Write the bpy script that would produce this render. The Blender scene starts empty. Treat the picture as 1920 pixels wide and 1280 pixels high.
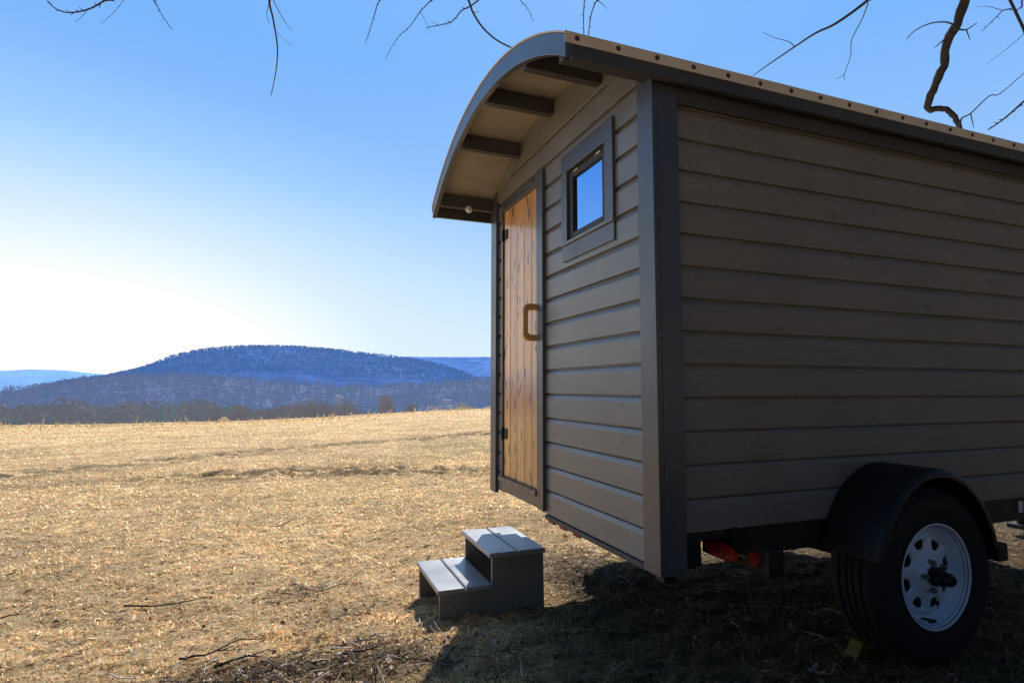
import bpy, bmesh, math, random
import numpy as np
from mathutils import Vector, Matrix
random.seed(7); rng = np.random.default_rng(11)
PI = math.pi
sc = bpy.context.scene
COL = sc.collection

# ------------------------------------------------------------------ camera model (eye at origin, X along the long wall, Y along the end wall)
FPX, YAW, PIT, ROLL = 1072.7, .3646, .0815, .0015
Fv = np.array([math.sin(YAW)*math.cos(PIT), math.cos(YAW)*math.cos(PIT), math.sin(PIT)])
R0 = np.array([math.cos(YAW), -math.sin(YAW), 0.]); U0 = np.cross(R0, Fv)
Rv = R0*math.cos(ROLL)+U0*math.sin(ROLL); Uv = -R0*math.sin(ROLL)+U0*math.cos(ROLL)
def ray(x, y): return Fv+Rv*(x-960)/FPX-Uv*(y-640)/FPX
def azel(x, y):
    r = ray(x, y); h = math.hypot(r[0], r[1]); return math.atan2(r[0], r[1]), r[2]/h
def at(x, y, d):
    r = ray(x, y); return Vector(r*(d/math.hypot(r[0], r[1])))

# ------------------------------------------------------------------ helpers
def tag(o, label=None, cat=None, group=None, kind=None):
    if label: o['label'] = label
    if cat: o['category'] = cat
    if group: o['group'] = group
    if kind: o['kind'] = kind
    return o
def empty(name, loc, label, cat, group=None):
    o = bpy.data.objects.new(name, None); o.empty_display_size = .1; COL.objects.link(o); o.location = loc
    return tag(o, label, cat, group)
def wloc(o):
    v = Vector((0, 0, 0))
    while o: v += o.location; o = o.parent
    return v
class MB:
    def __init__(s): s.v = []; s.f = []; s.sm = []
    def add(s, vs, fs, smooth=False):
        b = len(s.v); s.v += [tuple(p) for p in vs]; s.f += [tuple(i+b for i in f) for f in fs]; s.sm += [smooth]*len(fs); return s
    def box(s, x0, x1, y0, y1, z0, z1):
        v = [(x, y, z) for x in (x0, x1) for y in (y0, y1) for z in (z0, z1)]
        return s.add(v, [(0,1,3,2),(4,6,7,5),(0,4,5,1),(2,3,7,6),(0,2,6,4),(1,5,7,3)])
    def prism(s, poly, ax, a, b):
        """poly: 2D points in the two other axes (cyclic order), extruded along ax from a to b"""
        n = len(poly)
        def P(p, t):
            return {'x': (t, p[0], p[1]), 'y': (p[0], t, p[1]), 'z': (p[0], p[1], t)}[ax]
        v = [P(p, a) for p in poly]+[P(p, b) for p in poly]
        fs = [tuple(range(n))[::-1], tuple(range(n, 2*n))]+[(i, (i+1) % n, n+(i+1) % n, n+i) for i in range(n)]
        return s.add(v, fs)
    def tube(s, pts, rad, n=8, smooth=True, cap=True):
        pts = [Vector(p) for p in pts]; m = len(pts)
        if not hasattr(rad, '__len__'): rad = [rad]*m
        t0 = (pts[1]-pts[0]).normalized(); up = Vector((0, 0, 1)) if abs(t0.z) < .9 else Vector((1, 0, 0))
        u = t0.cross(up).normalized(); vs = []
        for i, p in enumerate(pts):
            t = (pts[min(i+1, m-1)]-pts[max(i-1, 0)]).normalized()
            u = (u-t*u.dot(t)).normalized(); w = t.cross(u)
            for k in range(n):
                a = 2*PI*k/n; vs.append(p+(u*math.cos(a)+w*math.sin(a))*rad[i])
        fs = [(i*n+k, i*n+(k+1) % n, (i+1)*n+(k+1) % n, (i+1)*n+k) for i in range(m-1) for k in range(n)]
        if cap: fs += [tuple(range(n))[::-1], tuple((m-1)*n+k for k in range(n))]
        return s.add(vs, fs, smooth)
    def lathe(s, prof, c, ax='y', n=64, closed=False):
        """prof: (radius, offset along axis)"""
        m = len(prof); vs = []
        for k in range(n):
            a = 2*PI*k/n
            for r, h in prof:
                if ax == 'y': vs.append((c[0]+r*math.cos(a), c[1]+h, c[2]+r*math.sin(a)))
                elif ax == 'x': vs.append((c[0]+h, c[1]+r*math.cos(a), c[2]+r*math.sin(a)))
                else: vs.append((c[0]+r*math.cos(a), c[1]+r*math.sin(a), c[2]+h))
        fs = []
        for k in range(n):
            for i in range(m-1+(1 if closed else 0)):
                j = (i+1) % m; fs.append((k*m+i, k*m+j, ((k+1) % n)*m+j, ((k+1) % n)*m+i))
        return s.add(vs, fs, True)
    def build(s, name, mat, parent=None, bevel=0, sharp=40):
        me = bpy.data.meshes.new(name); off = wloc(parent) if parent else Vector((0, 0, 0))
        o0 = tuple(off); me.from_pydata([(a-o0[0], b-o0[1], c-o0[2]) for a, b, c in s.v], [], s.f)
        me.polygons.foreach_set('use_smooth', s.sm); me.materials.append(mat)
        bm = bmesh.new(); bm.from_mesh(me); bmesh.ops.remove_doubles(bm, verts=bm.verts, dist=1e-5)
        bmesh.ops.recalc_face_normals(bm, faces=bm.faces); bm.to_mesh(me); bm.free()
        if any(s.sm): me.set_sharp_from_angle(angle=math.radians(sharp))
        me.update()
        o = bpy.data.objects.new(name, me); COL.objects.link(o)
        if parent: o.parent = parent
        if bevel:
            b = o.modifiers.new('bevel', 'BEVEL'); b.width = bevel; b.segments = 2; b.limit_method = 'ANGLE'; b.angle_limit = math.radians(40)
        return o
def bulk(name, V, F, mat, col=None, parent=None, smooth=False):
    """numpy mesh: V (n,3), F list of (k, array(m,k)) face blocks, col (n,3)"""
    off = np.array(wloc(parent)) if parent else np.zeros(3)
    me = bpy.data.meshes.new(name); me.vertices.add(len(V)); me.vertices.foreach_set('co', (V-off).astype(np.float32).ravel())
    loops = np.concatenate([f.ravel() for f in F]); me.loops.add(len(loops)); me.loops.foreach_set('vertex_index', loops.astype(np.int32))
    tot = np.concatenate([np.full(len(f), f.shape[1]) for f in F]); st = np.concatenate([[0], np.cumsum(tot)[:-1]])
    me.polygons.add(len(tot)); me.polygons.foreach_set('loop_start', st.astype(np.int32)); me.polygons.foreach_set('loop_total', tot.astype(np.int32))
    if smooth: me.polygons.foreach_set('use_smooth', np.ones(len(tot), bool))
    me.update(calc_edges=True)
    if col is not None:
        ca = me.color_attributes.new('Col', 'FLOAT_COLOR', 'POINT'); c4 = np.ones((len(V), 4), np.float32); c4[:, :3] = col; ca.data.foreach_set('color', c4.ravel())
    me.materials.append(mat); o = bpy.data.objects.new(name, me); COL.objects.link(o)
    if parent: o.parent = parent
    return o

# ------------------------------------------------------------------ noise
def _h(ix, iy, s):
    n = (ix.astype(np.int64)*374761393+iy.astype(np.int64)*668265263+s*1274126177) & 0x7fffffff
    n = ((n ^ (n >> 13))*1274126177) & 0x7fffffff
    return ((n ^ (n >> 16)) & 0xffff)/65535.
def vn(x, y, s=0):
    x = np.asarray(x, float); y = np.asarray(y, float); ix = np.floor(x); iy = np.floor(y); fx = x-ix; fy = y-iy
    fx = fx*fx*(3-2*fx); fy = fy*fy*(3-2*fy); a = _h(ix, iy, s); b = _h(ix+1, iy, s); c = _h(ix, iy+1, s); d = _h(ix+1, iy+1, s)
    return a*(1-fx)*(1-fy)+b*fx*(1-fy)+c*(1-fx)*fy+d*fx*fy
def fbm(x, y, s=0, o=4):
    t = 0; a = .5; k = 1.
    for i in range(o): t = t+a*vn(x*k, y*k, s+i*17); a *= .5; k *= 2.07
    return t/(1-.5**o)
def sst(a, b, x): t = np.clip((x-a)/(b-a), 0, 1); return t*t*(3-2*t)

# ------------------------------------------------------------------ ground height
CREST = [(-400, 806), (0, 803), (200, 801), (460, 794), (600, 787), (700, 780), (800, 774), (918, 768), (1300, 750), (1920, 738)]
_ca = np.array([azel(*p)[0] for p in CREST]); _ct = np.array([azel(*p)[1] for p in CREST])
def crest(az):
    return np.interp(az, np.concatenate([[-PI, -1.5], _ca, [1.9, PI]]), np.concatenate([[-.01, -.05], _ct, [-.01, -.01]]))
def gbase(x, y):
    x = np.asarray(x, float); y = np.asarray(y, float); r = np.hypot(x, y)+1e-6; az = np.arctan2(x, y)
    S = np.where(y < 3.3, -.087*np.maximum(y, -2.), -.287-.045*(np.minimum(y, 60)-3.3))
    near = -.935+.018*np.clip(x, -30, 30)+S
    w = sst(5, 62, r); z = near*(1-w)+crest(az)*r*w
    front = sst(-1.4, -1.0, az)*(1-sst(1.6, 2.0, az))
    drop = np.where(r > 72, -.11*(np.minimum(r, 200)-72)-.035*np.clip(r-200, 0, 700)-.0*r, 0)*sst(72, 110, r)
    far = np.maximum(72*crest(az)+drop, -46.)
    z = np.where(r > 72, np.where(front > .0, far, 72*crest(az)), z)
    return z
def rutpt(px, py):
    r = ray(px, py); t = .8
    for i in range(1500):
        p = r*t
        if p[2] < float(gbase(p[0], p[1])): break
        t *= 1.004
    return p[0], p[1]
RUT = [[(-300, 925, 1.), (0, 893, .8), (200, 872, .45), (400, 853, .6), (620, 834, .5), (918, 812, .8)],
       [(-200, 930, .4), (180, 905, .35), (350, 893, .8), (480, 889, 1.), (620, 883, 1.), (760, 882, .9), (918, 884, .8), (1100, 890, .6)],
       [(100, 885, .5), (350, 862, .5), (600, 843, .2), (918, 832, .25)]]
_ruts = []
for L in RUT:
    P = [(*rutpt(a, b), c) for a, b, c in L]; _ruts.append(P)
def rutmask(x, y):
    m = np.zeros_like(x)
    for P in _ruts:
        for (x0, y0, c0), (x1, y1, c1) in zip(P[:-1], P[1:]):
            dx, dy = x1-x0, y1-y0; t = np.clip(((x-x0)*dx+(y-y0)*dy)/(dx*dx+dy*dy), 0, 1)
            d = np.hypot(x-x0-t*dx, y-y0-t*dy); w = .38+.042*np.hypot(x, y)
            m = np.maximum(m, np.exp(-(d/w)**2)*(c0+(c1-c0)*t))
    return m
def littermask(x, y):
    def blob(px, py, rx, ry):
        cx, cy = rutpt(px, py); return np.exp(-((x-cx)/rx)**2-((y-cy)/ry)**2)
    m = blob(560, 1265, .38, .22)*.9+blob(760, 1240, .3, .25)*.8+blob(560, 1110, .22, .16)*.6+blob(1070, 1060, .35, .6)*.8+blob(420, 1275, .3, .15)*.8
    m = m+blob(300, 1160, .2, .12)*.4+blob(640, 1150, .22, .16)*.4
    return np.clip(m, 0, 1)
def gz(x, y):
    x = np.asarray(x, float); y = np.asarray(y, float); r = np.hypot(x, y)
    b = (fbm(x*1.3, y*1.3, 3)-.5)*.05*sst(.0, 12, r)+(fbm(x*6, y*6, 5)-.5)*.03+(fbm(x*11, y*14, 15, 3)-.5)*.040*(r < 30)
    rm = rutmask(x, y); b = b+rm*(fbm(x*3.5, y*3.5, 9)-.55)*.17*(1+r*.04)
    return gbase(x, y)+b*(r < 90)

# ------------------------------------------------------------------ materials
def mat(name):
    m = bpy.data.materials.new(name); m.use_nodes = True; nt = m.node_tree; b = nt.nodes['Principled BSDF']; return m, nt, b
def N(nt, t, **k):
    n = nt.nodes.new(t)
    for a, v in k.items():
        if a in n.inputs.keys(): n.inputs[a].default_value = v
        else: setattr(n, a, v)
    return n
def coords(nt, scale=(1, 1, 1), kind='Object'):
    tc = N(nt, 'ShaderNodeTexCoord'); mp = N(nt, 'ShaderNodeMapping'); mp.inputs['Scale'].default_value = scale
    nt.links.new(tc.outputs[kind], mp.inputs['Vector']); return mp.outputs[0]
def ramp(nt, fac, stops):
    r = N(nt, 'ShaderNodeValToRGB'); e = r.color_ramp.elements
    while len(e) < len(stops): e.new(.5)
    for i, (p, c) in enumerate(stops): e[i].position = p; e[i].color = (*c, 1) if len(c) == 3 else c
    nt.links.new(fac, r.inputs[0]); return r.outputs[0]
def mixc(nt, fac, a, b, mode='MIX'):
    m = N(nt, 'ShaderNodeMix', data_type='RGBA', blend_type=mode)
    for s, v in ((0, fac), (6, a), (7, b)):
        if isinstance(v, (int, float)): m.inputs[s].default_value = v
        elif isinstance(v, tuple): m.inputs[s].default_value = (*v, 1) if len(v) == 3 else v
        else: nt.links.new(v, m.inputs[s])
    return m.outputs[2]
def bump(nt, b, h, st=.3, dist=.01):
    n = N(nt, 'ShaderNodeBump'); n.inputs['Strength'].default_value = st; n.inputs['Distance'].default_value = dist
    nt.links.new(h, n.inputs['Height']); nt.links.new(n.outputs[0], b.inputs['Normal'])
def paint(name, c, rough=.5, grain=(2, 2, 60), knots=False, var=.25, bst=.25, spec=.5):
    """painted wood: brushed grain, faint dirt, optional knots showing through"""
    m, nt, b = mat(name)
    v = coords(nt, grain); n1 = N(nt, 'ShaderNodeTexNoise', Scale=2.2, Detail=8., Roughness=.62); nt.links.new(v, n1.inputs['Vector'])
    v2 = coords(nt, (1, 1, 1)); n2 = N(nt, 'ShaderNodeTexNoise', Scale=3.1, Detail=5., Roughness=.6); nt.links.new(v2, n2.inputs['Vector'])
    lo = tuple(x*(1-var) for x in c); hi = tuple(min(1, x*(1+var)) for x in c)
    c1 = ramp(nt, n2.outputs[0], [(.3, lo), (.72, hi)])
    c2 = ramp(nt, n1.outputs[0], [(.35, (.92, .92, .92)), (.65, (1.05, 1.05, 1.05))])
    cc = mixc(nt, 1., c1, c2, 'MULTIPLY')
    if knots:
        vk = coords(nt, (3.5, 3.5, 6.5)); vo = N(nt, 'ShaderNodeTexVoronoi', Scale=1.); nt.links.new(vk, vo.inputs['Vector'])
        k = ramp(nt, vo.outputs['Distance'], [(.03, (.45, .43, .4)), (.13, (1, 1, 1))]); cc = mixc(nt, .55, cc, k, 'MULTIPLY')
    nt.links.new(cc, b.inputs['Base Color'])
    rr = ramp(nt, n2.outputs[0], [(.3, (rough-.08,)*3), (.7, (rough+.1,)*3)]); nt.links.new(rr, b.inputs['Roughness'])
    b.inputs['Specular IOR Level'].default_value = spec
    bump(nt, b, n1.outputs[0], bst, .004); return m
def plain(name, c, rough=.5, metal=0., scale=20., var=.2, bst=.15, coat=0.):
    m, nt, b = mat(name); v = coords(nt); n = N(nt, 'ShaderNodeTexNoise', Scale=scale, Detail=6.); nt.links.new(v, n.inputs['Vector'])
    nt.links.new(ramp(nt, n.outputs[0], [(.3, tuple(x*(1-var) for x in c)), (.7, tuple(min(1, x*(1+var)) for x in c))]), b.inputs['Base Color'])
    b.inputs['Roughness'].default_value = rough; b.inputs['Metallic'].default_value = metal; b.inputs['Coat Weight'].default_value = coat
    bump(nt, b, n.outputs[0], bst, .002); return m
M = {}
M['siding_rear'] = paint('siding_paint_rear', (.225, .217, .205), .34, (1.5, 1.2, 16), True, .12, .2, .75)
M['siding_side'] = paint('siding_paint_side', (.255, .228, .198), .55, (1.2, 1.5, 14), True, .12, .18)
M['trim'] = paint('trim_paint', (.085, .088, .105), .32, (6, 6, 1.2), False, .12, .2, .85)
M['trim_dark'] = paint('trim_paint_dark', (.075, .07, .07), .5, (1.5, 6, 6), False, .15, .2)
M['stool'] = paint('stool_paint', (.30, .265, .23), .42, (1.2, 1.5, 14), False, .18, .3)
M['steel_edge'] = plain('galvanised_edging', (.92, .74, .54), .5, .05, 9., .10, .1)
M['tread'] = paint('tread_paint', (.42, .40, .385), .32, (1.2, 1.5, 9), False, .12, .15, .8)
M['screw'] = plain('screw_metal', (.10, .08, .07), .5, .6)
M['black'] = plain('black_steel', (.004, .0045, .006), .5, .0, 14., .35, .2)
M['rail'] = plain('frame_rail_paint', (.03, .023, .018), .6, 0., 12., .3, .2)
M['rubber'] = plain('tyre_rubber', (.006, .007, .009), .75, 0., 40., .25, .25)
M['white_rim'] = plain('white_rim_enamel', (.74, .84, 1.), .25, 0., 9., .04, .03, .3)
M['hub'] = plain('hub_black', (.01, .01, .011), .35, .2)
M['chrome'] = plain('plated_nut', (.22, .21, .19), .35, .8)
M['brass'] = plain('brass_hinge', (.75, .55, .25), .3, .9)
M['hole'] = plain('brake_drum_dark', (.02, .022, .025), .7)
M['stripe_r'] = plain('red_pinstripe', (.30, .05, .07), .4)
M['stripe_b'] = plain('blue_pinstripe', (.06, .08, .32), .4)
M['yellow'] = plain('yellow_plastic', (.15, .11, .008), .6)
M['interior'] = plain('cabin_interior_dark', (.02, .018, .016), .8)
M['sash'] = paint('sash_wood', (.045, .036, .03), .5, (4, 4, 4), False, .2, .2)
def soffit_mat():
    m, nt, b = mat('soffit_plywood'); v = coords(nt, (1.5, 5, 5)); n = N(nt, 'ShaderNodeTexNoise', Scale=2.5, Detail=7., Roughness=.65); nt.links.new(v, n.inputs['Vector'])
    nt.links.new(ramp(nt, n.outputs[0], [(.3, (.32, .27, .225)), (.7, (.46, .41, .35))]), b.inputs['Base Color']); b.inputs['Roughness'].default_value = .45
    bump(nt, b, n.outputs[0], .2, .004); return m
M['soffit'] = soffit_mat()
def door_mat():
    m, nt, b = mat('varnished_knotty_cedar')
    tc = N(nt, 'ShaderNodeTexCoord'); sep = N(nt, 'ShaderNodeSeparateXYZ'); nt.links.new(tc.outputs['Object'], sep.inputs[0])
    mth = N(nt, 'ShaderNodeMath', operation='MULTIPLY'); nt.links.new(sep.outputs[1], mth.inputs[0]); mth.inputs[1].default_value = 1/.111
    fl = N(nt, 'ShaderNodeMath', operation='FLOOR'); nt.links.new(mth.outputs[0], fl.inputs[0])
    cmb = N(nt, 'ShaderNodeCombineXYZ'); ml = N(nt, 'ShaderNodeMath', operation='MULTIPLY'); nt.links.new(fl.outputs[0], ml.inputs[0]); ml.inputs[1].default_value = 3.7
    nt.links.new(ml.outputs[0], cmb.inputs[2])
    ad = N(nt, 'ShaderNodeVectorMath', operation='ADD'); nt.links.new(tc.outputs['Object'], ad.inputs[0]); nt.links.new(cmb.outputs[0], ad.inputs[1])
    mp = N(nt, 'ShaderNodeMapping'); mp.inputs['Scale'].default_value = (10, 26, 1.1); nt.links.new(ad.outputs[0], mp.inputs['Vector'])
    n = N(nt, 'ShaderNodeTexNoise', Scale=1.4, Detail=8., Roughness=.6, Distortion=.6); nt.links.new(mp.outputs[0], n.inputs['Vector'])
    mp2 = N(nt, 'ShaderNodeMapping'); mp2.inputs['Scale'].default_value = (1, 17, 6.5); nt.links.new(ad.outputs[0], mp2.inputs['Vector'])
    vo = N(nt, 'ShaderNodeTexVoronoi', Scale=1., Randomness=1.); nt.links.new(mp2.outputs[0], vo.inputs['Vector'])
    base = ramp(nt, n.outputs[0], [(.25, (.62, .27, .07)), (.5, (.96, .47, .14)), (.75, (1., .64, .27))])
    k = ramp(nt, vo.outputs['Distance'], [(.06, (.10, .04, .02)), (.15, (.38, .22, .13)), (.30, (1, 1, 1))])
    fn = N(nt, 'ShaderNodeTexWhiteNoise', noise_dimensions='1D'); nt.links.new(fl.outputs[0], fn.inputs['W'])
    tint = ramp(nt, fn.outputs[0], [(0, (.82, .78, .72)), (1, (1.12, 1.1, 1.08))])
    c = mixc(nt, 1., base, k, 'MULTIPLY'); c = mixc(nt, 1., c, tint, 'MULTIPLY')
    nt.links.new(c, b.inputs['Base Color']); b.inputs['Roughness'].default_value = .45; b.inputs['Coat Weight'].default_value = 1.; b.inputs['Coat Roughness'].default_value = .16
    bump(nt, b, n.outputs[0], .12, .003); return m
M['door'] = door_mat()
M['handle'] = plain('varnished_handle', (.88, .47, .14), .25, 0., 30., .2, .1, .6)
M['sill'] = plain('cedar_sill', (.30, .19, .13), .5, 0., 18., .25, .2)
def glass_mat():
    m, nt, b = mat('window_glass'); b.inputs['Base Color'].default_value = (.01, .012, .016, 1); b.inputs['Roughness'].default_value = .02
    g = N(nt, 'ShaderNodeBsdfGlossy', Roughness=.015); g.inputs['Color'].default_value = (.24, .52, 1., 1)
    mx = N(nt, 'ShaderNodeMixShader'); mx.inputs[0].default_value = .8
    v = coords(nt); n = N(nt, 'ShaderNodeTexNoise', Scale=2.5, Detail=1.); nt.links.new(v, n.inputs['Vector'])
    bp = N(nt, 'ShaderNodeBump'); bp.inputs['Strength'].default_value = .04; bp.inputs['Distance'].default_value = .01; nt.links.new(n.outputs[0], bp.inputs['Height']); nt.links.new(bp.outputs[0], g.inputs['Normal'])
    nt.links.new(b.outputs[0], mx.inputs[1]); nt.links.new(g.outputs[0], mx.inputs[2]); nt.links.new(mx.outputs[0], nt.nodes['Material Output'].inputs[0]); return m
M['glass'] = glass_mat()
def lens_mat(name, c, e):
    m, nt, b = mat(name); v = coords(nt, (55, 55, 55)); vo = N(nt, 'ShaderNodeTexVoronoi', Scale=1.); nt.links.new(v, vo.inputs['Vector'])
    nt.links.new(ramp(nt, vo.outputs['Distance'], [(.1, c), (.8, tuple(x*.35 for x in c))]), b.inputs['Base Color']); b.inputs['Roughness'].default_value = .25; b.inputs['Specular IOR Level'].default_value = .2
    bump(nt, b, vo.outputs['Distance'], .5, .003); return m
M['lens'] = lens_mat('red_lamp_lens', (.72, .004, .004), 0)
M['lens2'] = lens_mat('dull_red_lens', (.35, .01, .012), 0)
M['refl_w'] = plain('white_reflector', (.75, .78, .85), .3); M['refl_r'] = plain('red_reflector', (.7, .03, .05), .3)
def attrmat(name, trans=.3, rough=.8, spec=.2, emis=None, es=0.):
    m, nt, b = mat(name); a = N(nt, 'ShaderNodeAttribute', attribute_name='Col'); nt.links.new(a.outputs['Color'], b.inputs['Base Color'])
    b.inputs['Roughness'].default_value = rough; b.inputs['Specular IOR Level'].default_value = spec
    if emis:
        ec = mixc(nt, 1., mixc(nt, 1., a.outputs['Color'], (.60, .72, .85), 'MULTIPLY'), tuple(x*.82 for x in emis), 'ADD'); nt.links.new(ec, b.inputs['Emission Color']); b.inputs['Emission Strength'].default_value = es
    if trans:
        t = N(nt, 'ShaderNodeBsdfTranslucent'); nt.links.new(a.outputs['Color'], t.inputs['Color']); mx = N(nt, 'ShaderNodeMixShader'); mx.inputs[0].default_value = trans
        nt.links.new(b.outputs[0], mx.inputs[1]); nt.links.new(t.outputs[0], mx.inputs[2]); nt.links.new(mx.outputs[0], nt.nodes['Material Output'].inputs[0])
    return m
M['grass'] = attrmat('dry_grass_blades', .66)
M['leaf'] = attrmat('dead_leaves', .25)
M['twig'] = attrmat('fallen_twigs', 0)
def bark(name, c, sc_=18.):
    m, nt, b = mat(name); v = coords(nt, (1, 1, .5)); n = N(nt, 'ShaderNodeTexNoise', Scale=sc_, Detail=8., Roughness=.7); nt.links.new(v, n.inputs['Vector'])
    nt.links.new(ramp(nt, n.outputs[0], [(.35, tuple(x*.5 for x in c)), (.65, tuple(x*1.5 for x in c))]), b.inputs['Base Color']); b.inputs['Roughness'].default_value = .85
    bump(nt, b, n.outputs[0], .8, .02); return m
M['bark'] = bark('tree_bark', (.045, .036, .034))
M['stick'] = bark('stick_bark', (.07, .055, .045), 60.)
M['stick_pale'] = bark('stick_bleached', (.33, .27, .22), 60.)
def ground_mat():
    m, nt, b = mat('dry_field_ground'); a = N(nt, 'ShaderNodeAttribute', attribute_name='Col')
    v = coords(nt, (1, 1, 1)); n1 = N(nt, 'ShaderNodeTexNoise', Scale=38., Detail=9., Roughness=.75); nt.links.new(v, n1.inputs['Vector'])
    n2 = N(nt, 'ShaderNodeTexNoise', Scale=4.5, Detail=7., Roughness=.7); nt.links.new(v, n2.inputs['Vector'])
    k = ramp(nt, n1.outputs[0], [(.38, (.30, .25, .20)), (.49, (1.04, 1.03, 1.)), (.68, (1.32, 1.3, 1.24))])
    k2 = ramp(nt, n2.outputs[0], [(.3, (.80, .76, .68)), (.58, (1.10, 1.08, 1.04))])
    v3 = coords(nt, (1., 1.25, 1.)); n3 = N(nt, 'ShaderNodeTexNoise', Scale=11., Detail=5., Roughness=.7); nt.links.new(v3, n3.inputs['Vector'])
    k3 = ramp(nt, n3.outputs[0], [(.36, (.34, .28, .22)), (.43, (.90, .87, .80)), (.58, (1.08, 1.08, 1.05))])
    c = mixc(nt, 1., a.outputs['Color'], k, 'MULTIPLY'); c = mixc(nt, 1., c, k2, 'MULTIPLY'); c = mixc(nt, 1., c, k3, 'MULTIPLY'); nt.links.new(c, b.inputs['Base Color'])
    b.inputs['Roughness'].default_value = .95; b.inputs['Specular IOR Level'].default_value = .1
    bump(nt, b, n1.outputs[0], .9, .05); return m
M['ground'] = ground_mat()
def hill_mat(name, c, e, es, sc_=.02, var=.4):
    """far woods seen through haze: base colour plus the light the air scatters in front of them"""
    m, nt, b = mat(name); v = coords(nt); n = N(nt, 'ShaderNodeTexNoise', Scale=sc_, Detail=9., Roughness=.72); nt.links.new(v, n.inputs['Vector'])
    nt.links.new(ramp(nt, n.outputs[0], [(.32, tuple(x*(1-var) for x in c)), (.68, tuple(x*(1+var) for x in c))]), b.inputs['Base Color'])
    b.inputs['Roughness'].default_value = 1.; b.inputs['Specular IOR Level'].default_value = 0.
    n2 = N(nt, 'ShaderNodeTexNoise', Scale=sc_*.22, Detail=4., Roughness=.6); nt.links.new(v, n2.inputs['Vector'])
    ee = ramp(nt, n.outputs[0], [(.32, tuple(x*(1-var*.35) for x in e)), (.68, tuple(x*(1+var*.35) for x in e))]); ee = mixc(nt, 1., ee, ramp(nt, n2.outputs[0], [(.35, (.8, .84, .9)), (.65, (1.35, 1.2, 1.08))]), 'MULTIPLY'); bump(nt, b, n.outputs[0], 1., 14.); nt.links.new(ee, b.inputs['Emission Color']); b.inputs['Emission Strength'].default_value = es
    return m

# ------------------------------------------------------------------ GROUND
def make_ground():
    az1 = np.radians(np.linspace(-38, 76, 520)); az2 = np.radians(np.linspace(76, 322, 50))[1:-1]
    az = np.concatenate([az1, az2]); r = np.concatenate([np.geomspace(.5, 90, 560), np.geomspace(96, 30000, 55)])
    A, Rr = np.meshgrid(az, r, indexing='ij'); X = Rr*np.sin(A); Y = Rr*np.cos(A); Z = gz(X, Y)
    V = np.stack([X, Y, Z], -1).reshape(-1, 3); V = np.vstack([V, [[0, 0, float(gz(0., 0.))]]])
    na, nr = len(az), len(r); i = np.arange(na)[:, None]; j = np.arange(nr-1)[None, :]; i2 = (i+1) % na
    Q = np.stack([i*nr+j, i*nr+j+1, i2*nr+j+1, i2*nr+j], -1).reshape(-1, 4)
    T = np.stack([np.full(na, len(V)-1), np.arange(na)*nr, ((np.arange(na)+1) % na)*nr], -1)
    x, y = V[:, 0], V[:, 1]; rr = np.hypot(x, y)
    straw = np.array([.98, .72, .45]); green = np.array([.24, .25, .11]); soil = np.array([.10, .075, .05]); val = np.array([.12, .12, .11])
    f = fbm(x*.5, y*.5, 21)[:, None]; c = straw*(.8+.4*f); g = sst(.55, .8, fbm(x*.22, y*.22, 31))[:, None]*.5; c = c*(1-g)+green*g
    near = (1-sst(3, 12, rr))[:, None]*.6; c = c*(1-near)+c*.85*near
    rm = np.clip(rutmask(x, y)*sst(.45, .52, fbm(x*.9, y*2.2, 41)*.45+fbm(x*5, y*9, 43)*.55)*1.3, 0, 1)[:, None]; c = c*(1-rm)+soil*rm
    wagon_shade = sst(.9, 1.7, x-(.56*(y-2.9)))*(1-sst(3.2, 3.8, y))*(rr < 12); lm = np.clip(littermask(x, y)*.85+wagon_shade*.8, 0, .92)[:, None]; pt = (1-sst(.44, .60, fbm(x*.9, y*.9, 141)*.6+fbm(x*3.3, y*3.3, 142)*.4))[:, None]*.45; c = c*(1-pt)+np.array([.42, .29, .16])*pt; c = c*(1-lm)+soil*.38*lm  # leaf litter soil, plus the wagon's shade painted into the ground colour
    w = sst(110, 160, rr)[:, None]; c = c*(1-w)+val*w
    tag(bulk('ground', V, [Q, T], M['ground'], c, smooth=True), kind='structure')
make_ground()

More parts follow.
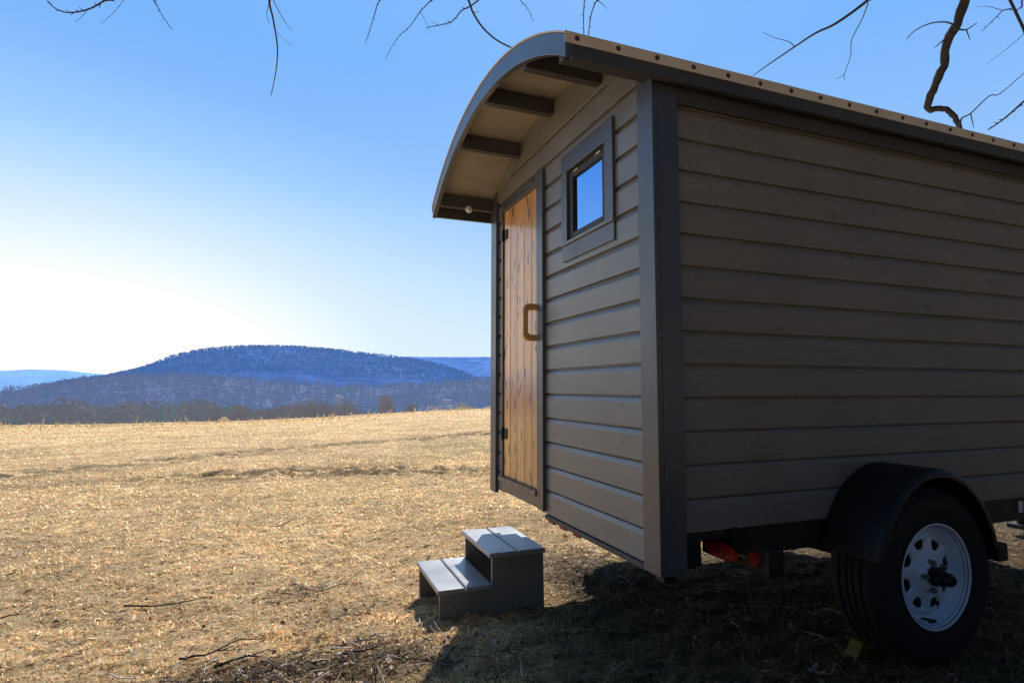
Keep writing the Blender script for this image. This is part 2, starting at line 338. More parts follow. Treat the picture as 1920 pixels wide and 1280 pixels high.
def in_box(x, y, b): return (x > b[0]) & (x < b[1]) & (y > b[2]) & (y < b[3])
def blades(n, r0, r1, seed, lk=1., wk=1.):
    g = np.random.default_rng(seed); az = np.radians(g.uniform(-34, 74, n)); r = r0*(r1/r0)**g.random(n)
    x = r*np.sin(az); y = r*np.cos(az)
    pt = sst(.44, .60, fbm(x*.9, y*.9, 141)*.6+fbm(x*3.3, y*3.3, 142)*.4); wagon_shade = sst(.9, 1.7, x-(.56*(y-2.9)))*(1-sst(3.2, 3.8, y)); dens = (.10+.45*pt+.75*sst(.3, .6, fbm(x*8, y*10, 61)))*(1-.62*wagon_shade); rm = rutmask(x, y)*sst(.45, .52, fbm(x*.9, y*2.2, 41)*.45+fbm(x*5, y*9, 43)*.55); lm = littermask(x, y)
    keep = g.random(n) < dens*(1-.92*rm)*(1-.6*lm)
    keep &= ~in_box(x, y, (.74, 1.29, 2.94, 3.41)) & ~((y > 1.5) & (y < 1.72) & (np.abs(x-2.29) < .12))
    x = x[keep]; y = y[keep]; r = r[keep]; n = len(x)
    cl = fbm(x*3, y*3, 71); L = (.018+.040*cl*g.random(n)+.0019*r)*lk*(.6+.8*g.random(n)); W = (.0011+.00072*r)*wk*(.7+.6*g.random(n))
    th = g.uniform(0, 2*PI, n)+3*vn(x*4, y*4, 5); tilt = np.radians(np.clip(g.normal(17, 20, n), 2, 85))
    d = np.stack([np.cos(th), np.sin(th)], -1); sd = np.stack([-d[:, 1], d[:, 0]], -1); z = gz(x, y)-.004
    P0 = np.stack([x, y, z], -1); h = np.sin(tilt); c = np.cos(tilt)
    mid = P0+np.stack([d[:, 0]*c*L*.55, d[:, 1]*c*L*.55, h*L*.75], -1); tip = P0+np.stack([d[:, 0]*(c*.7+.5)*L, d[:, 1]*(c*.7+.5)*L, h*L*(.95-.35*g.random(n))], -1)
    s3 = np.concatenate([sd, g.normal(0, .5, (n, 1))], 1)*W[:, None]
    V = np.stack([P0-s3, P0+s3, mid+s3*.8, mid-s3*.8, tip], 1).reshape(-1, 3); b = np.arange(n)[:, None]*5
    Q = b+np.array([[0, 1, 2, 3]]); T = b+np.array([[3, 2, 4]])
    pal = np.array([(1., .74, .42), (1., .85, .56), (.93, .60, .31), (1., .77, .52), (.46, .32, .20), (.50, .50, .24), (.76, .72, .38)])
    pr = np.array([.30, .24, .17, .13, .08, .04, .04]); gm = sst(.5, .75, fbm(x*.8, y*.8, 81)); k = g.choice(len(pal), n, p=pr)
    k = np.where((g.random(n) < gm*.16), 6, k); C = pal[k]*(.82+.4*g.random((n, 1)))*(1-.3*lm[keep][:, None])*(1-.55*np.clip(rm[keep], 0, 1)[:, None])
    C = C*(1-.65*wagon_shade[keep])[:, None]; C = C*(.68+.38*fbm(x*1.7, y*1.7, 91)+.16*fbm(x*7, y*7, 92)+.30*sst(.40, .56, fbm(x*9, y*12, 93)))[:, None]  # blades darkened where the wagon's shade falls, painted into their colour
    Cv = np.repeat(C[:, None, :], 5, 1); Cv[:, :2] *= .88; return V, Q, T, Cv.reshape(-1, 3)
def grass():
    parts = [blades(520000, 1.6, 14, 1, .8, .68), blades(240000, 9, 80, 2, .75, .62)]
    V = []; Q = []; T = []; C = []; o = 0
    for v, q, t, c in parts: V.append(v); Q.append(q+o); T.append(t+o); C.append(c); o += len(v)
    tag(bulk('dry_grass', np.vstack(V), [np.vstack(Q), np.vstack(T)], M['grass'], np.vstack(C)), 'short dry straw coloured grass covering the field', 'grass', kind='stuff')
grass()

def litter():
    g = np.random.default_rng(5); n = 60000; az = np.radians(g.uniform(-30, 72, n)); r = 1.7*(11/1.7)**g.random(n); x = r*np.sin(az); y = r*np.cos(az)
    under = ((x > 1.25) & (y > 1.6)) | ((x > 2.5))
    p = np.clip(littermask(x, y)*1.1+.035+under*.12, 0, 1)*.32; k = g.random(n) < p; k &= ~in_box(x, y, (.70, 1.31, 2.9, 3.45)) & ~in_box(x, y, (1.9, 2.7, 1.5, 1.75))
    x = x[k]; y = y[k]; n = len(x); s = g.uniform(.005, .019, n)
    th = g.uniform(0, 2*PI, n); z = gz(x, y)+g.uniform(.006, .03, n)
    d = np.stack([np.cos(th), np.sin(th), g.normal(0, .35, n)], -1); e = np.stack([-np.sin(th), np.cos(th), g.normal(0, .35, n)], -1)
    P = np.stack([x, y, z], -1); up = np.array([0, 0, 1.])
    S = s[:, None]; cu = (g.uniform(.1, .6, n)*s)[:, None]
    V = np.stack([P-d*S, P-d*S*.3+e*S*.6+up*cu, P+d*S*.5+e*S*.45+up*cu*.6, P+d*S*1.1, P+d*S*.4-e*S*.5+up*cu*.8, P-d*S*.4-e*S*.55+up*cu], 1).reshape(-1, 3)
    b = np.arange(n)[:, None]*6; Q = np.vstack([b+np.array([[0, 1, 2, 3]]), b+np.array([[0, 3, 4, 5]])])
    pal = np.array([(.30, .16, .09), (.42, .27, .17), (.18, .10, .06), (.62, .52, .44), (.40, .13, .06)]); C = pal[g.choice(5, n, p=[.30, .28, .22, .17, .03])]*(.7+.5*g.random((n, 1))); wagon_shade = sst(.9, 1.7, x-(.56*(y-2.9)))*(1-sst(3.2, 3.8, y)); C = C*(1-.62*wagon_shade)[:, None]  # wagon's shade also painted into the leaf colours
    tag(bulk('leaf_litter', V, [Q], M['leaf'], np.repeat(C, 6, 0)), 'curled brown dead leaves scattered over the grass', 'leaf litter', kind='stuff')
    # fine twigs
    n = 42000; az = np.radians(g.uniform(-30, 72, n)); r = 1.7*(9/1.7)**g.random(n); x = r*np.sin(az); y = r*np.cos(az)
    k = g.random(n) < np.clip(littermask(x, y)+.02+.04*(x > 1.2), 0, 1)*.2; k &= ~in_box(x, y, (.6, 1.4, 2.8, 3.55)); x = x[k]; y = y[k]; n = len(x)
    th = g.uniform(0, 2*PI, n); L = g.uniform(.03, .14, n); w = g.uniform(.0012, .0032, n); V = []; F = []
    dx = np.cos(th)*L; dy = np.sin(th)*L; px = -np.sin(th)*w; py = np.cos(th)*w
    for t in (0, .5, 1.):
        bx = x+dx*t+(t == .5)*px*4; by = y+dy*t+(t == .5)*py*4; bz = gz(bx, by)+.016+g.uniform(0, .02, n)
        for a in range(3):
            c, s = math.cos(a*2*PI/3), math.sin(a*2*PI/3); V.append(np.stack([bx+px*c, by+py*c, bz+w*s], -1))
    V = np.stack(V, 1).reshape(-1, 3); b = np.arange(n)[:, None]*9
    Q = np.vstack([b+np.array([[i*3+a, i*3+(a+1) % 3, i*3+3+(a+1) % 3, i*3+3+a]]) for i in range(2) for a in range(3)])
    C = np.array([(.16, .12, .10), (.50, .42, .36), (.09, .065, .055)])[g.choice(3, n)]*(.8+.4*g.random((n, 1)))
    tag(bulk('twig_litter', V, [Q], M['twig'], np.repeat(C, 9, 0)), 'fine broken twigs strewn among the dead leaves', 'twigs', kind='stuff')
litter()

# ------------------------------------------------------------------ fallen sticks
def stick(pix, r, label, m='stick', name='fallen_stick', lift=.02, sub=None):
    pts = [];
    for px, py in pix:
        x, y = rutpt(px, py); pts.append(Vector((x, y, float(gz(x, y))+lift)))
    P = [pts[0]]
    for a, b in zip(pts[:-1], pts[1:]):
        for t in (.33, .66, 1.): P.append(a.lerp(b, t)+Vector((random.uniform(-1, 1), random.uniform(-1, 1), random.uniform(-.4, .6)))*r*1.2)
    n = len(P); r *= .72; mb = MB(); mb.tube(P, [r*(1-.55*i/(n-1))*random.uniform(.85, 1.15) for i in range(n)], 6)
    if sub:
        for i, ln in sub:
            a = P[min(i, n-1)]; d = (P[min(i+1, n-1)]-P[max(i-1, 0)]).normalized(); sd = Vector((-d.y, d.x, .25))*random.choice((-1, 1))
            mb.tube([a, a+(d*.6+sd*.5)*ln*.5, a+(d+sd*.8)*ln], [r*.55, r*.4, r*.2], 5)
    root = empty(name, P[0], label, 'stick', 'sticks fallen on the grass'); mb.build('stem', M[m], root, sharp=60)
stick([(232, 1147), (270, 1142), (340, 1137), (400, 1122)], .008, 'long dark curved stick lying left of the steps', sub=[(6, .05), (3, .06)])
stick([(522, 990), (537, 983), (552, 975)], .009, 'short thick dark twig on the open grass beyond the steps', sub=[(4, .08)])
stick([(556, 990), (582, 979), (606, 969)], .006, 'thin straight dark stick right of the short thick one')
stick([(30, 1046), (50, 1036), (70, 1024)], .007, 'pale bleached stick at the far left of the grass', 'stick_pale')
stick([(108, 1084), (140, 1070), (172, 1058)], .007, 'pale straight stick with a dark end on the left grass', 'stick_pale')
stick([(-20, 1168), (30, 1157), (70, 1138)], .006, 'thin dark stick entering from the left edge', sub=[(3, .08)])
stick([(640, 1238), (680, 1234), (705, 1224)], .009, 'stout dark stick among the leaf litter near the bottom', sub=[(4, .05)])
stick([(335, 1245), (380, 1236), (450, 1210)], .008, 'long brown stick in the litter below the long curved stick', sub=[(4, .1), (6, .08)])
stick([(545, 1095), (565, 1110), (600, 1118), (650, 1095), (690, 1060)], .004, 'wiry looping twig left of the steps', sub=[(3, .1), (7, .1)])
stick([(470, 960), (480, 985), (497, 1003)], .0035, 'hair thin curved twig on the pale grass')
stick([(740, 1240), (790, 1243), (845, 1247)], .005, 'thin stick at the tip of the big shadow', sub=[(4, .08)])
stick([(700, 1250), (735, 1234), (765, 1218)], .004, 'slender pale twig below the shadow of the steps', 'stick_pale')
stick([(798, 1164), (808, 1180), (826, 1198), (846, 1212), (861, 1206), (862, 1196)], .0045, 'bent pale twig curling in the shadow before the steps', 'stick_pale', lift=.035, sub=[(3, .05)])
stick([(400, 1262), (440, 1250), (490, 1240)], .010, 'thick reddish brown stick at the bottom of the litter', sub=[(5, .06)])
stick([(620, 1222), (660, 1209), (705, 1205)], .006, 'slim dark stick over the middle of the litter')

# ------------------------------------------------------------------ CAMPING WAGON
X0, Y0, YF = 1.2153, 1.72, 3.50; XE = 4.30; PB = .1209; ZR = -.6296; ZS = -.5124
YC, ZA, SAG, HW = 2.63, 1.492, .297, .98
RR = (HW*HW+SAG*SAG)/(2*SAG)
def arc(y, d=0.): r = RR-d; return ZA-RR+math.sqrt(max(r*r-(y-YC)**2, 0))
W = empty('camping_wagon', (2.3, 2.6, -1.06), 'grey brown wooden camping wagon with curved roof standing on the dry grass', 'wagon')
def prof(t):
    if t < .77: return 0.
    if t < .925: return .008*((t-.77)/.155)**1.3
    return .008+.008*min(1, (t-.925)/.03)
def siding(mb, ax, plane, sgn, a0, a1, z0, z1, zb, nseg=1, clip=None):
    """lap boards on plane (x or y), outward direction sgn, running a0..a1, heights z0..z1"""
    k0 = math.floor((z0-zb)/PB); k1 = math.ceil((z1-zb)/PB)
    for k in range(k0, k1):
        lo = zb+k*PB; ts = [0, .015, .3, .77, .81, .86, .90, .925, .94, .955, 1.]
        pr = [(lo+t*PB, prof(t)+(.0025 if i == 0 else 0)) for i, t in enumerate(ts)]
        pr = [(lo-.0005, .016)]+pr
        q = []
        for z, o in pr:
            q.append((min(max(z, z0), z1), o))
        if q[-1][0]-q[0][0] < .004: continue
        for s in range(nseg):
            b0 = a0+(a1-a0)*s/nseg; b1 = a0+(a1-a0)*(s+1)/nseg; vs = []
            wob = .0
            for b in (b0, b1):
                for z, o in q:
                    zz = min(z, clip(b)) if clip else z
                    vs.append((plane-sgn*o, b, zz) if ax == 'x' else (b, plane-sgn*o, zz))
            m = len(q); mb.add(vs, [(i, i+1, m+i+1, m+i) for i in range(m-1)])
clipf = lambda y: arc(y, .03)
mb = MB()
for (a, b, z0, z1, n) in [(1.78, 2.062, ZR, 1.5, 10), (2.062, 2.413, ZR, .70, 1), (2.062, 2.413, 1.04, 1.5, 12), (2.413, 2.77, ZR, 1.5, 12), (2.77, 3.325, 1.10, 1.5, 16), (3.325, 3.49, ZR, 1.5, 5)]:
    siding(mb, 'x', X0, -1, a, b, z0, z1, ZR, n, clipf)
mb.build('rear_wall', M['siding_rear'], W)
mb = MB(); siding(mb, 'y', Y0, -1, 1.28, XE-.02, ZS, 1.10, ZS); mb.build('side_wall', M['siding_side'], W)
mb = MB(); siding(mb, 'y', YF, 1, 1.28, XE-.02, ZS, 1.10, ZS); mb.build('far_side_wall', M['siding_side'], W)
mb = MB(); siding(mb, 'x', XE, 1, 1.78, 3.49, ZR, 1.5, ZR, 30, clipf); mb.build('front_wall', M['siding_side'], W)
# cabin shell behind the boards
ys = np.linspace(Y0+.03, YF-.03, 30); poly = [(YF-.03, ZS), (Y0+.03, ZS)]+[(y, arc(y, .035)) for y in ys]
MB().prism(poly, 'x', 1.262, XE-.03).build('cabin_shell', M['interior'], W)
mb = MB().box(1.262, XE-.02, Y0+.02, YF-.02, -.545, ZS-.002); mb.build('floor', M['rail'], W)
# corner boards
def corner(xr, s, yb, t):
    mb = MB(); a, b = sorted((xr, xr+s*.0235)); c, d = sorted((yb, yb+t*.101))
    mb.prism([(c, -.645), (d, -.645), (d, arc(d, .03)), (c, arc(c, .03) if abs(c-YC) < 1 else 1.15)], 'x', a, b)
    a, b = sorted((xr+s*.0245, xr+s*.112)); c, d = sorted((yb, yb+t*.025)); mb.box(a, b, c, d, -.645, 1.13)
    mb.build('corner_board', M['trim'], W, .002)
corner(1.195, 1, 1.70, 1); corner(1.195, 1, 3.52, -1); corner(XE+.02, -1, 1.70, 1); corner(XE+.02, -1, 3.52, -1)
MB().box(1.309, XE-.095, 1.703, 1.738, 1.062, 1.15).build('frieze_board', M['trim_dark'], W, .002)
MB().box(1.309, XE-.095, 3.482, 3.517, 1.062, 1.15).build('frieze_board', M['trim_dark'], W, .002)
# curved frieze on end wall
mb = MB(); ys = np.linspace(1.803, 3.417, 40)
for a, b in zip(ys[:-1], ys[1:]): mb.prism([(a, arc(a, .095)), (b, arc(b, .095)), (b, arc(b, .022)), (a, arc(a, .022))], 'x', 1.203, 1.222)
mb.build('curved_frieze', M['siding_rear'], W)
mb = MB().box(1.206, 1.236, 1.803, 2.69, -.652, -.632); mb.build('bottom_trim', M['trim_dark'], W)

# door
DY0, DY1, DZ0, DZ1 = 2.775, 3.325, -.528, 1.098
D = bpy.data.objects.new('door', None); COL.objects.link(D); D.parent = W; D.location = Vector((1.215, 3.0, .3))-wloc(W); D.empty_display_size = .1
mb = MB(); n = 5; w = (DY1-DY0)/n
for i in range(n):
    a = DY0+i*w; b = a+w; g = .004
    mb.prism([(1.224, a+.0005), (1.217, a+g), (1.217, b-g), (1.224, b-.0005), (1.25, b-.0005), (1.25, a+.0005)], 'z', DZ0, DZ1)
pl = mb.build('door_planks', M['door'], D, .0008)
# D handle : loop standing proud of the door
def handle():
    yh = 2.815; x1 = 1.218; x0 = 1.132; z0, z1 = .252, .452; r = .035; out = []; inn = []
    def loop(x0, x1, z0, z1, r):
        p = [(x1, z1)]
        for k in range(9): t = PI/2+PI/2*k/8; p.append((x0+r+r*math.cos(t), z1-r+r*math.sin(t)))
        for k in range(9): t = PI+PI/2*k/8; p.append((x0+r+r*math.cos(t), z0+r+r*math.sin(t)))
        p.append((x1, z0)); return p
    A = loop(x0, x1, z0, z1, .04); B = loop(x0+.03, x1, z0+.034, z1-.034, .018); mb = MB(); h = .016; vs = []
    for y in (yh-h, yh+h):
        for P in (A, B): vs += [(x, y, z) for x, z in P]
    m = len(A); f = []
    for i in range(m-1):
        f += [(i, i+1, m+i+1, m+i), (2*m+i, 3*m+i, 3*m+i+1, 2*m+i+1), (i, 2*m+i, 2*m+i+1, i+1), (m+i, m+i+1, 3*m+i+1, 3*m+i)]
    f += [(0, m, 3*m, 2*m), (m-1, 3*m-1, 4*m-1, 2*m-1)]
    mb.add(vs, f); mb.build('handle', M['handle'], D, .006)
handle()
for z in (.955, -.275):
    mb = MB().box(1.2105, 1.2165, 3.262, 3.32, z-.03, z+.03); mb.tube([(1.206, 3.322, z-.036), (1.206, 3.322, z+.036)], .008, 10); mb.build('hinge', M['black'], D, .002)
mb = MB().lathe([(.0, -.012), (.012, -.012), (.015, -.006), (.015, .004), (.0, .004)], (1.216, 2.80, .21), 'x', 20); mb.build('lock', M['chrome'], D)
# door casing
F_ = bpy.data.objects.new('door_frame', None); COL.objects.link(F_); F_.parent = W; F_.location = Vector((1.2, 3.0, .3))-wloc(W); F_.empty_display_size = .1
MB().box(1.196, 1.236, 2.693, 2.772, -.617, 1.158).build('jamb', M['trim'], F_, .002)
MB().box(1.206, 1.236, 3.328, 3.350, -.612, 1.158).build('jamb', M['trim'], F_, .002)
MB().box(1.198, 1.236, 2.774, 3.326, 1.101, 1.156).build('head_casing', M['trim'], F_, .002)
MB().box(1.186, 1.25, 2.774, 3.345, -.556, -.531).build('sill', M['sill'], F_, .004)
MB().box(1.203, 1.236, 2.774, 3.326, -.617, -.558).build('apron', M['trim'], F_, .002)
# window
Wn = bpy.data.objects.new('window', None); COL.objects.link(Wn); Wn.parent = W; Wn.location = Vector((1.2, 2.24, .87))-wloc(W); Wn.empty_display_size = .1
mb = MB(); mb.box(1.201, 1.222, 1.992, 2.0595, .70, 1.04); mb.box(1.201, 1.222, 2.4145, 2.476, .70, 1.04); mb.box(1.2005, 1.222, 1.992, 2.476, 1.0405, 1.128); mb.build('casing', M['trim'], Wn, .002)
MB().box(1.198, 1.23, 1.991, 2.477, .684, .6995).build('sill', M['trim'], Wn, .002)
MB().box(1.2065, 1.222, 1.994, 2.474, .606, .6835).build('apron', M['trim'], Wn, .002)
Wn.children[-1].data.materials[0] = M['siding_rear']
mb = MB(); mb.box(1.2225, 1.262, 2.0535, 2.0615, .70, 1.04); mb.box(1.2225, 1.262, 2.4135, 2.42, .70, 1.04); mb.box(1.2225, 1.262, 2.062, 2.413, 1.0405, 1.048); mb.box(1.2225, 1.262, 2.062, 2.413, .692, .6995); mb.build('reveal', M['sash'], Wn)
mb = MB(); mb.box(1.214, 1.24, 2.063, 2.1, .701, 1.030); mb.box(1.214, 1.24, 2.377, 2.410, .701, 1.030); mb.box(1.2145, 1.24, 2.1, 2.377, 1.0, 1.030); mb.box(1.2145, 1.24, 2.1, 2.377, .701, .735); mb.build('sash', M['sash'], Wn, .003)
MB().box(1.2275, 1.231, 2.098, 2.379, .733, 1.002).build('pane', M['glass'], Wn)
for y in (2.125, 2.335): MB().box(1.208, 1.2155, y-.022, y+.022, 1.018, 1.026).build('hinge', M['brass'], Wn, .001)

# roof
Rf = bpy.data.objects.new('roof', None); COL.objects.link(Rf); Rf.parent = W; Rf.location = Vector((2.6, YC, ZA))-wloc(W); Rf.empty_display_size = .1
XR0, XR1 = .82, XE+.38; YE0, YE1 = 1.65, 3.61; ys = np.linspace(YE0, YE1, 61)
mb = MB(); vs = []
for y in ys:
    for x in (XR0-.004, XR1+.004): vs.append((x, y, arc(y, -.002)))
    for x in (XR0-.004, XR1+.004): vs.append((x, y, arc(y, .004)))
f = []
for i in range(60):
    b = i*4; f += [(b, b+4, b+5, b+1), (b+2, b+3, b+7, b+6), (b, b+2, b+6, b+4), (b+1, b+5, b+7, b+3)]
f += [(0, 1, 3, 2), (240, 242, 243, 241)]
mb.add(vs, f, True); mb.build('roof_sheet', M['steel_edge'], Rf, sharp=30)
mb = MB(); vs = []
for y in np.linspace(YE0+.02, YE1-.02, 61):
    vs += [(XR0+.03, y, arc(y, .0045)), (XR1-.03, y, arc(y, .0045)), (XR0+.03, y, arc(y, .018)), (XR1-.03, y, arc(y, .018))]
mb.add(vs, f, True); mb.build('soffit_panel', M['soffit'], Rf, sharp=30)
for xa in (XR0, XR1-.028):
    mb = MB(); vs = []; yb = np.linspace(YE0, YE1, 61)
    for y in yb:
        for x in (xa, xa+.028): vs.append((x, y, arc(y, .0045)))
        for x in (xa, xa+.028): vs.append((x, y, arc(y, .0045)-.082))
    mb.add(vs, f, True); mb.build('barge_board', M['trim'], Rf, .002, sharp=30)
for ya in (YE0, YE1-.022):
    yo = ya+.002; MB().box(XR0+.0285, XR1-.0285, ya, ya+.022, 1.111, arc(ya if ya < 2 else ya+.022, .006)).build('eave_board', M['trim_dark'], Rf, .002)
MB().box(XR0-.004, XR1+.004, YE0-.004, YE0-.001, 1.158, 1.1985).build('edge_strip', M['steel_edge'], Rf, .0006)
MB().box(XR0-.004, XR1+.004, YE1+.001, YE1+.004, 1.152, 1.192).build('edge_strip', M['steel_edge'], Rf, .0006)
sx = .862; scr = None
while sx < XR1:
    mb = MB().lathe([(0, -.0055), (.0045, -.005), (.007, -.002), (.0095, -.0015), (.0095, .001)], (sx, YE0-.004, 1.178+random.uniform(-.001, .001)), 'y', 12)
    if scr is None: scr = mb.build('screw', M['screw'], Rf); s0 = sx
    else:
        c = scr.copy(); COL.objects.link(c); c.parent = Rf; c.location = (sx-s0, 0, random.uniform(-.001, .001))
    sx += .157+random.uniform(-.006, .006)
for y in (1.74, 2.09, 2.575, 3.03, 3.505):
    t = arc(y, .0185); mb = MB().box(XR0+.029, 1.2, y-.02, y+.02, t-.082, t-.003)
    mb.build('purlin', M['trim_dark'], Rf, .002)
for y in (1.74, 2.09, 2.575, 3.03, 3.505):
    t = arc(y, .0185); MB().box(XE+.03, XR1-.029, y-.02, y+.02, t-.082, t-.003).build('purlin', M['trim_dark'], Rf, .002)
MB().lathe([(0, -.022), (.010, -.021), (.018, -.014), (.022, -.004), (.024, 0), (.024, .004)], (1.03, 3.484, 1.153), 'y', 20).build('eave_lamp', M['refl_w'], Rf)
MB().tube([(.826, 3.60, 1.105), (.825, 3.602, 1.09), (.828, 3.600, 1.075)], .0012, 5).build('loose_wire', M['refl_w'], Rf)

# chassis
for y0 in (1.735, 3.425): MB().box(1.60, XE+.1, y0, y0+.05, -.62, -.5145).build('frame_rail', M['rail'], W, .003)
MB().box(1.262, 1.395, 1.735, 3.48, -.636, -.5455).build('rear_cross_member', M['black'], W, .003)
MB().box(1.38, 1.50, 1.90, 1.93, -.70, -.546).build('added_backing_plate', M['black'], W)  # dark plate added to hide the sunlit grass behind the tail light
MB().box(1.24, 1.292, 1.745, 1.80, -.685, -.6465).build('frame_foot', M['black'], W, .003)
MB().box(2.45, 3.45, 2.95, 3.42, -.97, -.6215).build('sun_block_box', M['black'], W, .006)  # box added under the floor to keep sun off the ground there
for x in (2.3, 3.3, 4.2): MB().box(x, x+.06, 1.79, 3.42, -.61, -.53).build('cross_member', M['black'], W, .003)
MB().tube([(2.29, 1.66, -.705), (2.29, 3.60, -.705)], .034, 14).build('axle', M['black'], W)
for y in (1.80, 3.40):
    mb = MB()
    for k, (l, dz) in enumerate([(.34, 0), (.25, -.012), (.16, -.024)]):
        P = [(2.29+l*t, -.63-.045*(1-t*t)+dz) for t in np.linspace(-1, 1, 11)]; poly = [(x, z+.0045) for x, z in P]+[(x, z-.0045) for x, z in P[::-1]]
        mb.prism(poly, 'y', y-.022, y+.022)
    mb.build('leaf_spring', M['black'], W)
MB().box(XE+.08, XE+.95, 2.58, 2.66, -.60, -.52).build('drawbar', M['black'], W, .004)
mb = MB().tube([(XE+.8, 2.72, -.2), (XE+.8, 2.72, -1.0)], .025, 12); mb.box(XE+.74, XE+.86, 2.66, 2.78, -1.03, -1.0); mb.build('tongue_jack', M['black'], W)
# id lights
for y in (2.656, 2.528, 2.389):
    MB().box(1.222, 1.240, y-.034, y+.034, -.672, -.6525).build('clearance_light', M['lens'], W, .005)
# tail light
for yb, s in ((1.70, 1), (3.52, -1)):
    T = bpy.data.objects.new('tail_light', None); COL.objects.link(T); T.parent = W; T.location = Vector((1.55, yb, -.6))-wloc(W); T.empty_display_size = .1
    mb = MB(); a, b = sorted((yb-s*.165, yb+s*.175)); mb.box(1.508, 1.58, a, b, -.634, -.545); mb.build('housing', M['black'], T, .008)
    a, b = sorted((yb+s*.02, yb+s*.13)); MB().box(1.52, 1.545, a, b, -.5355, -.505).build('bracket', M['black'], T, .002)
    MB().box(1.5, 1.53, min(yb+s*.17, yb-s*.16), max(yb+s*.17, yb-s*.16), -.5445, -.536).build('housing_lip', M['black'], T, .001)
    mb = MB(); cy = yb+s*.055; P = []
    for k in range(40):
        t = 2*PI*k/40; P.append((cy+.088*math.copysign(abs(math.cos(t))**.75, math.cos(t)), -.597+.029*math.copysign(abs(math.sin(t))**.9, math.sin(t))))
    mb.prism(P, 'x', 1.499, 1.5085); mb.build('oval_lens', M['lens'], T, .003)
    MB().lathe([(0, 0), (.024, 0), (.027, .004), (.027, .01)], (1.499, yb-s*.105, -.584), 'x', 24).build('round_lens', M['lens2'], T)
    MB().box(1.502, 1.5075, min(yb-s*.02, yb-s*.07), max(yb-s*.02, yb-s*.07), -.592, -.586).build('plate_lamp', M['chrome'], T)
# side marker reflector on the rail
mb = MB().box(3.236, 3.262, 1.729, 1.7345, -.583, -.532); mb.build('reflector', M['refl_w'], W); MB().box(3.2625, 3.36, 1.729, 1.7345, -.583, -.532).build('reflector', M['refl_r'], W)
tag(W.children[-1], 'red reflector tape on the side rail'); tag(W.children[-2], 'white reflector tape on the side rail')

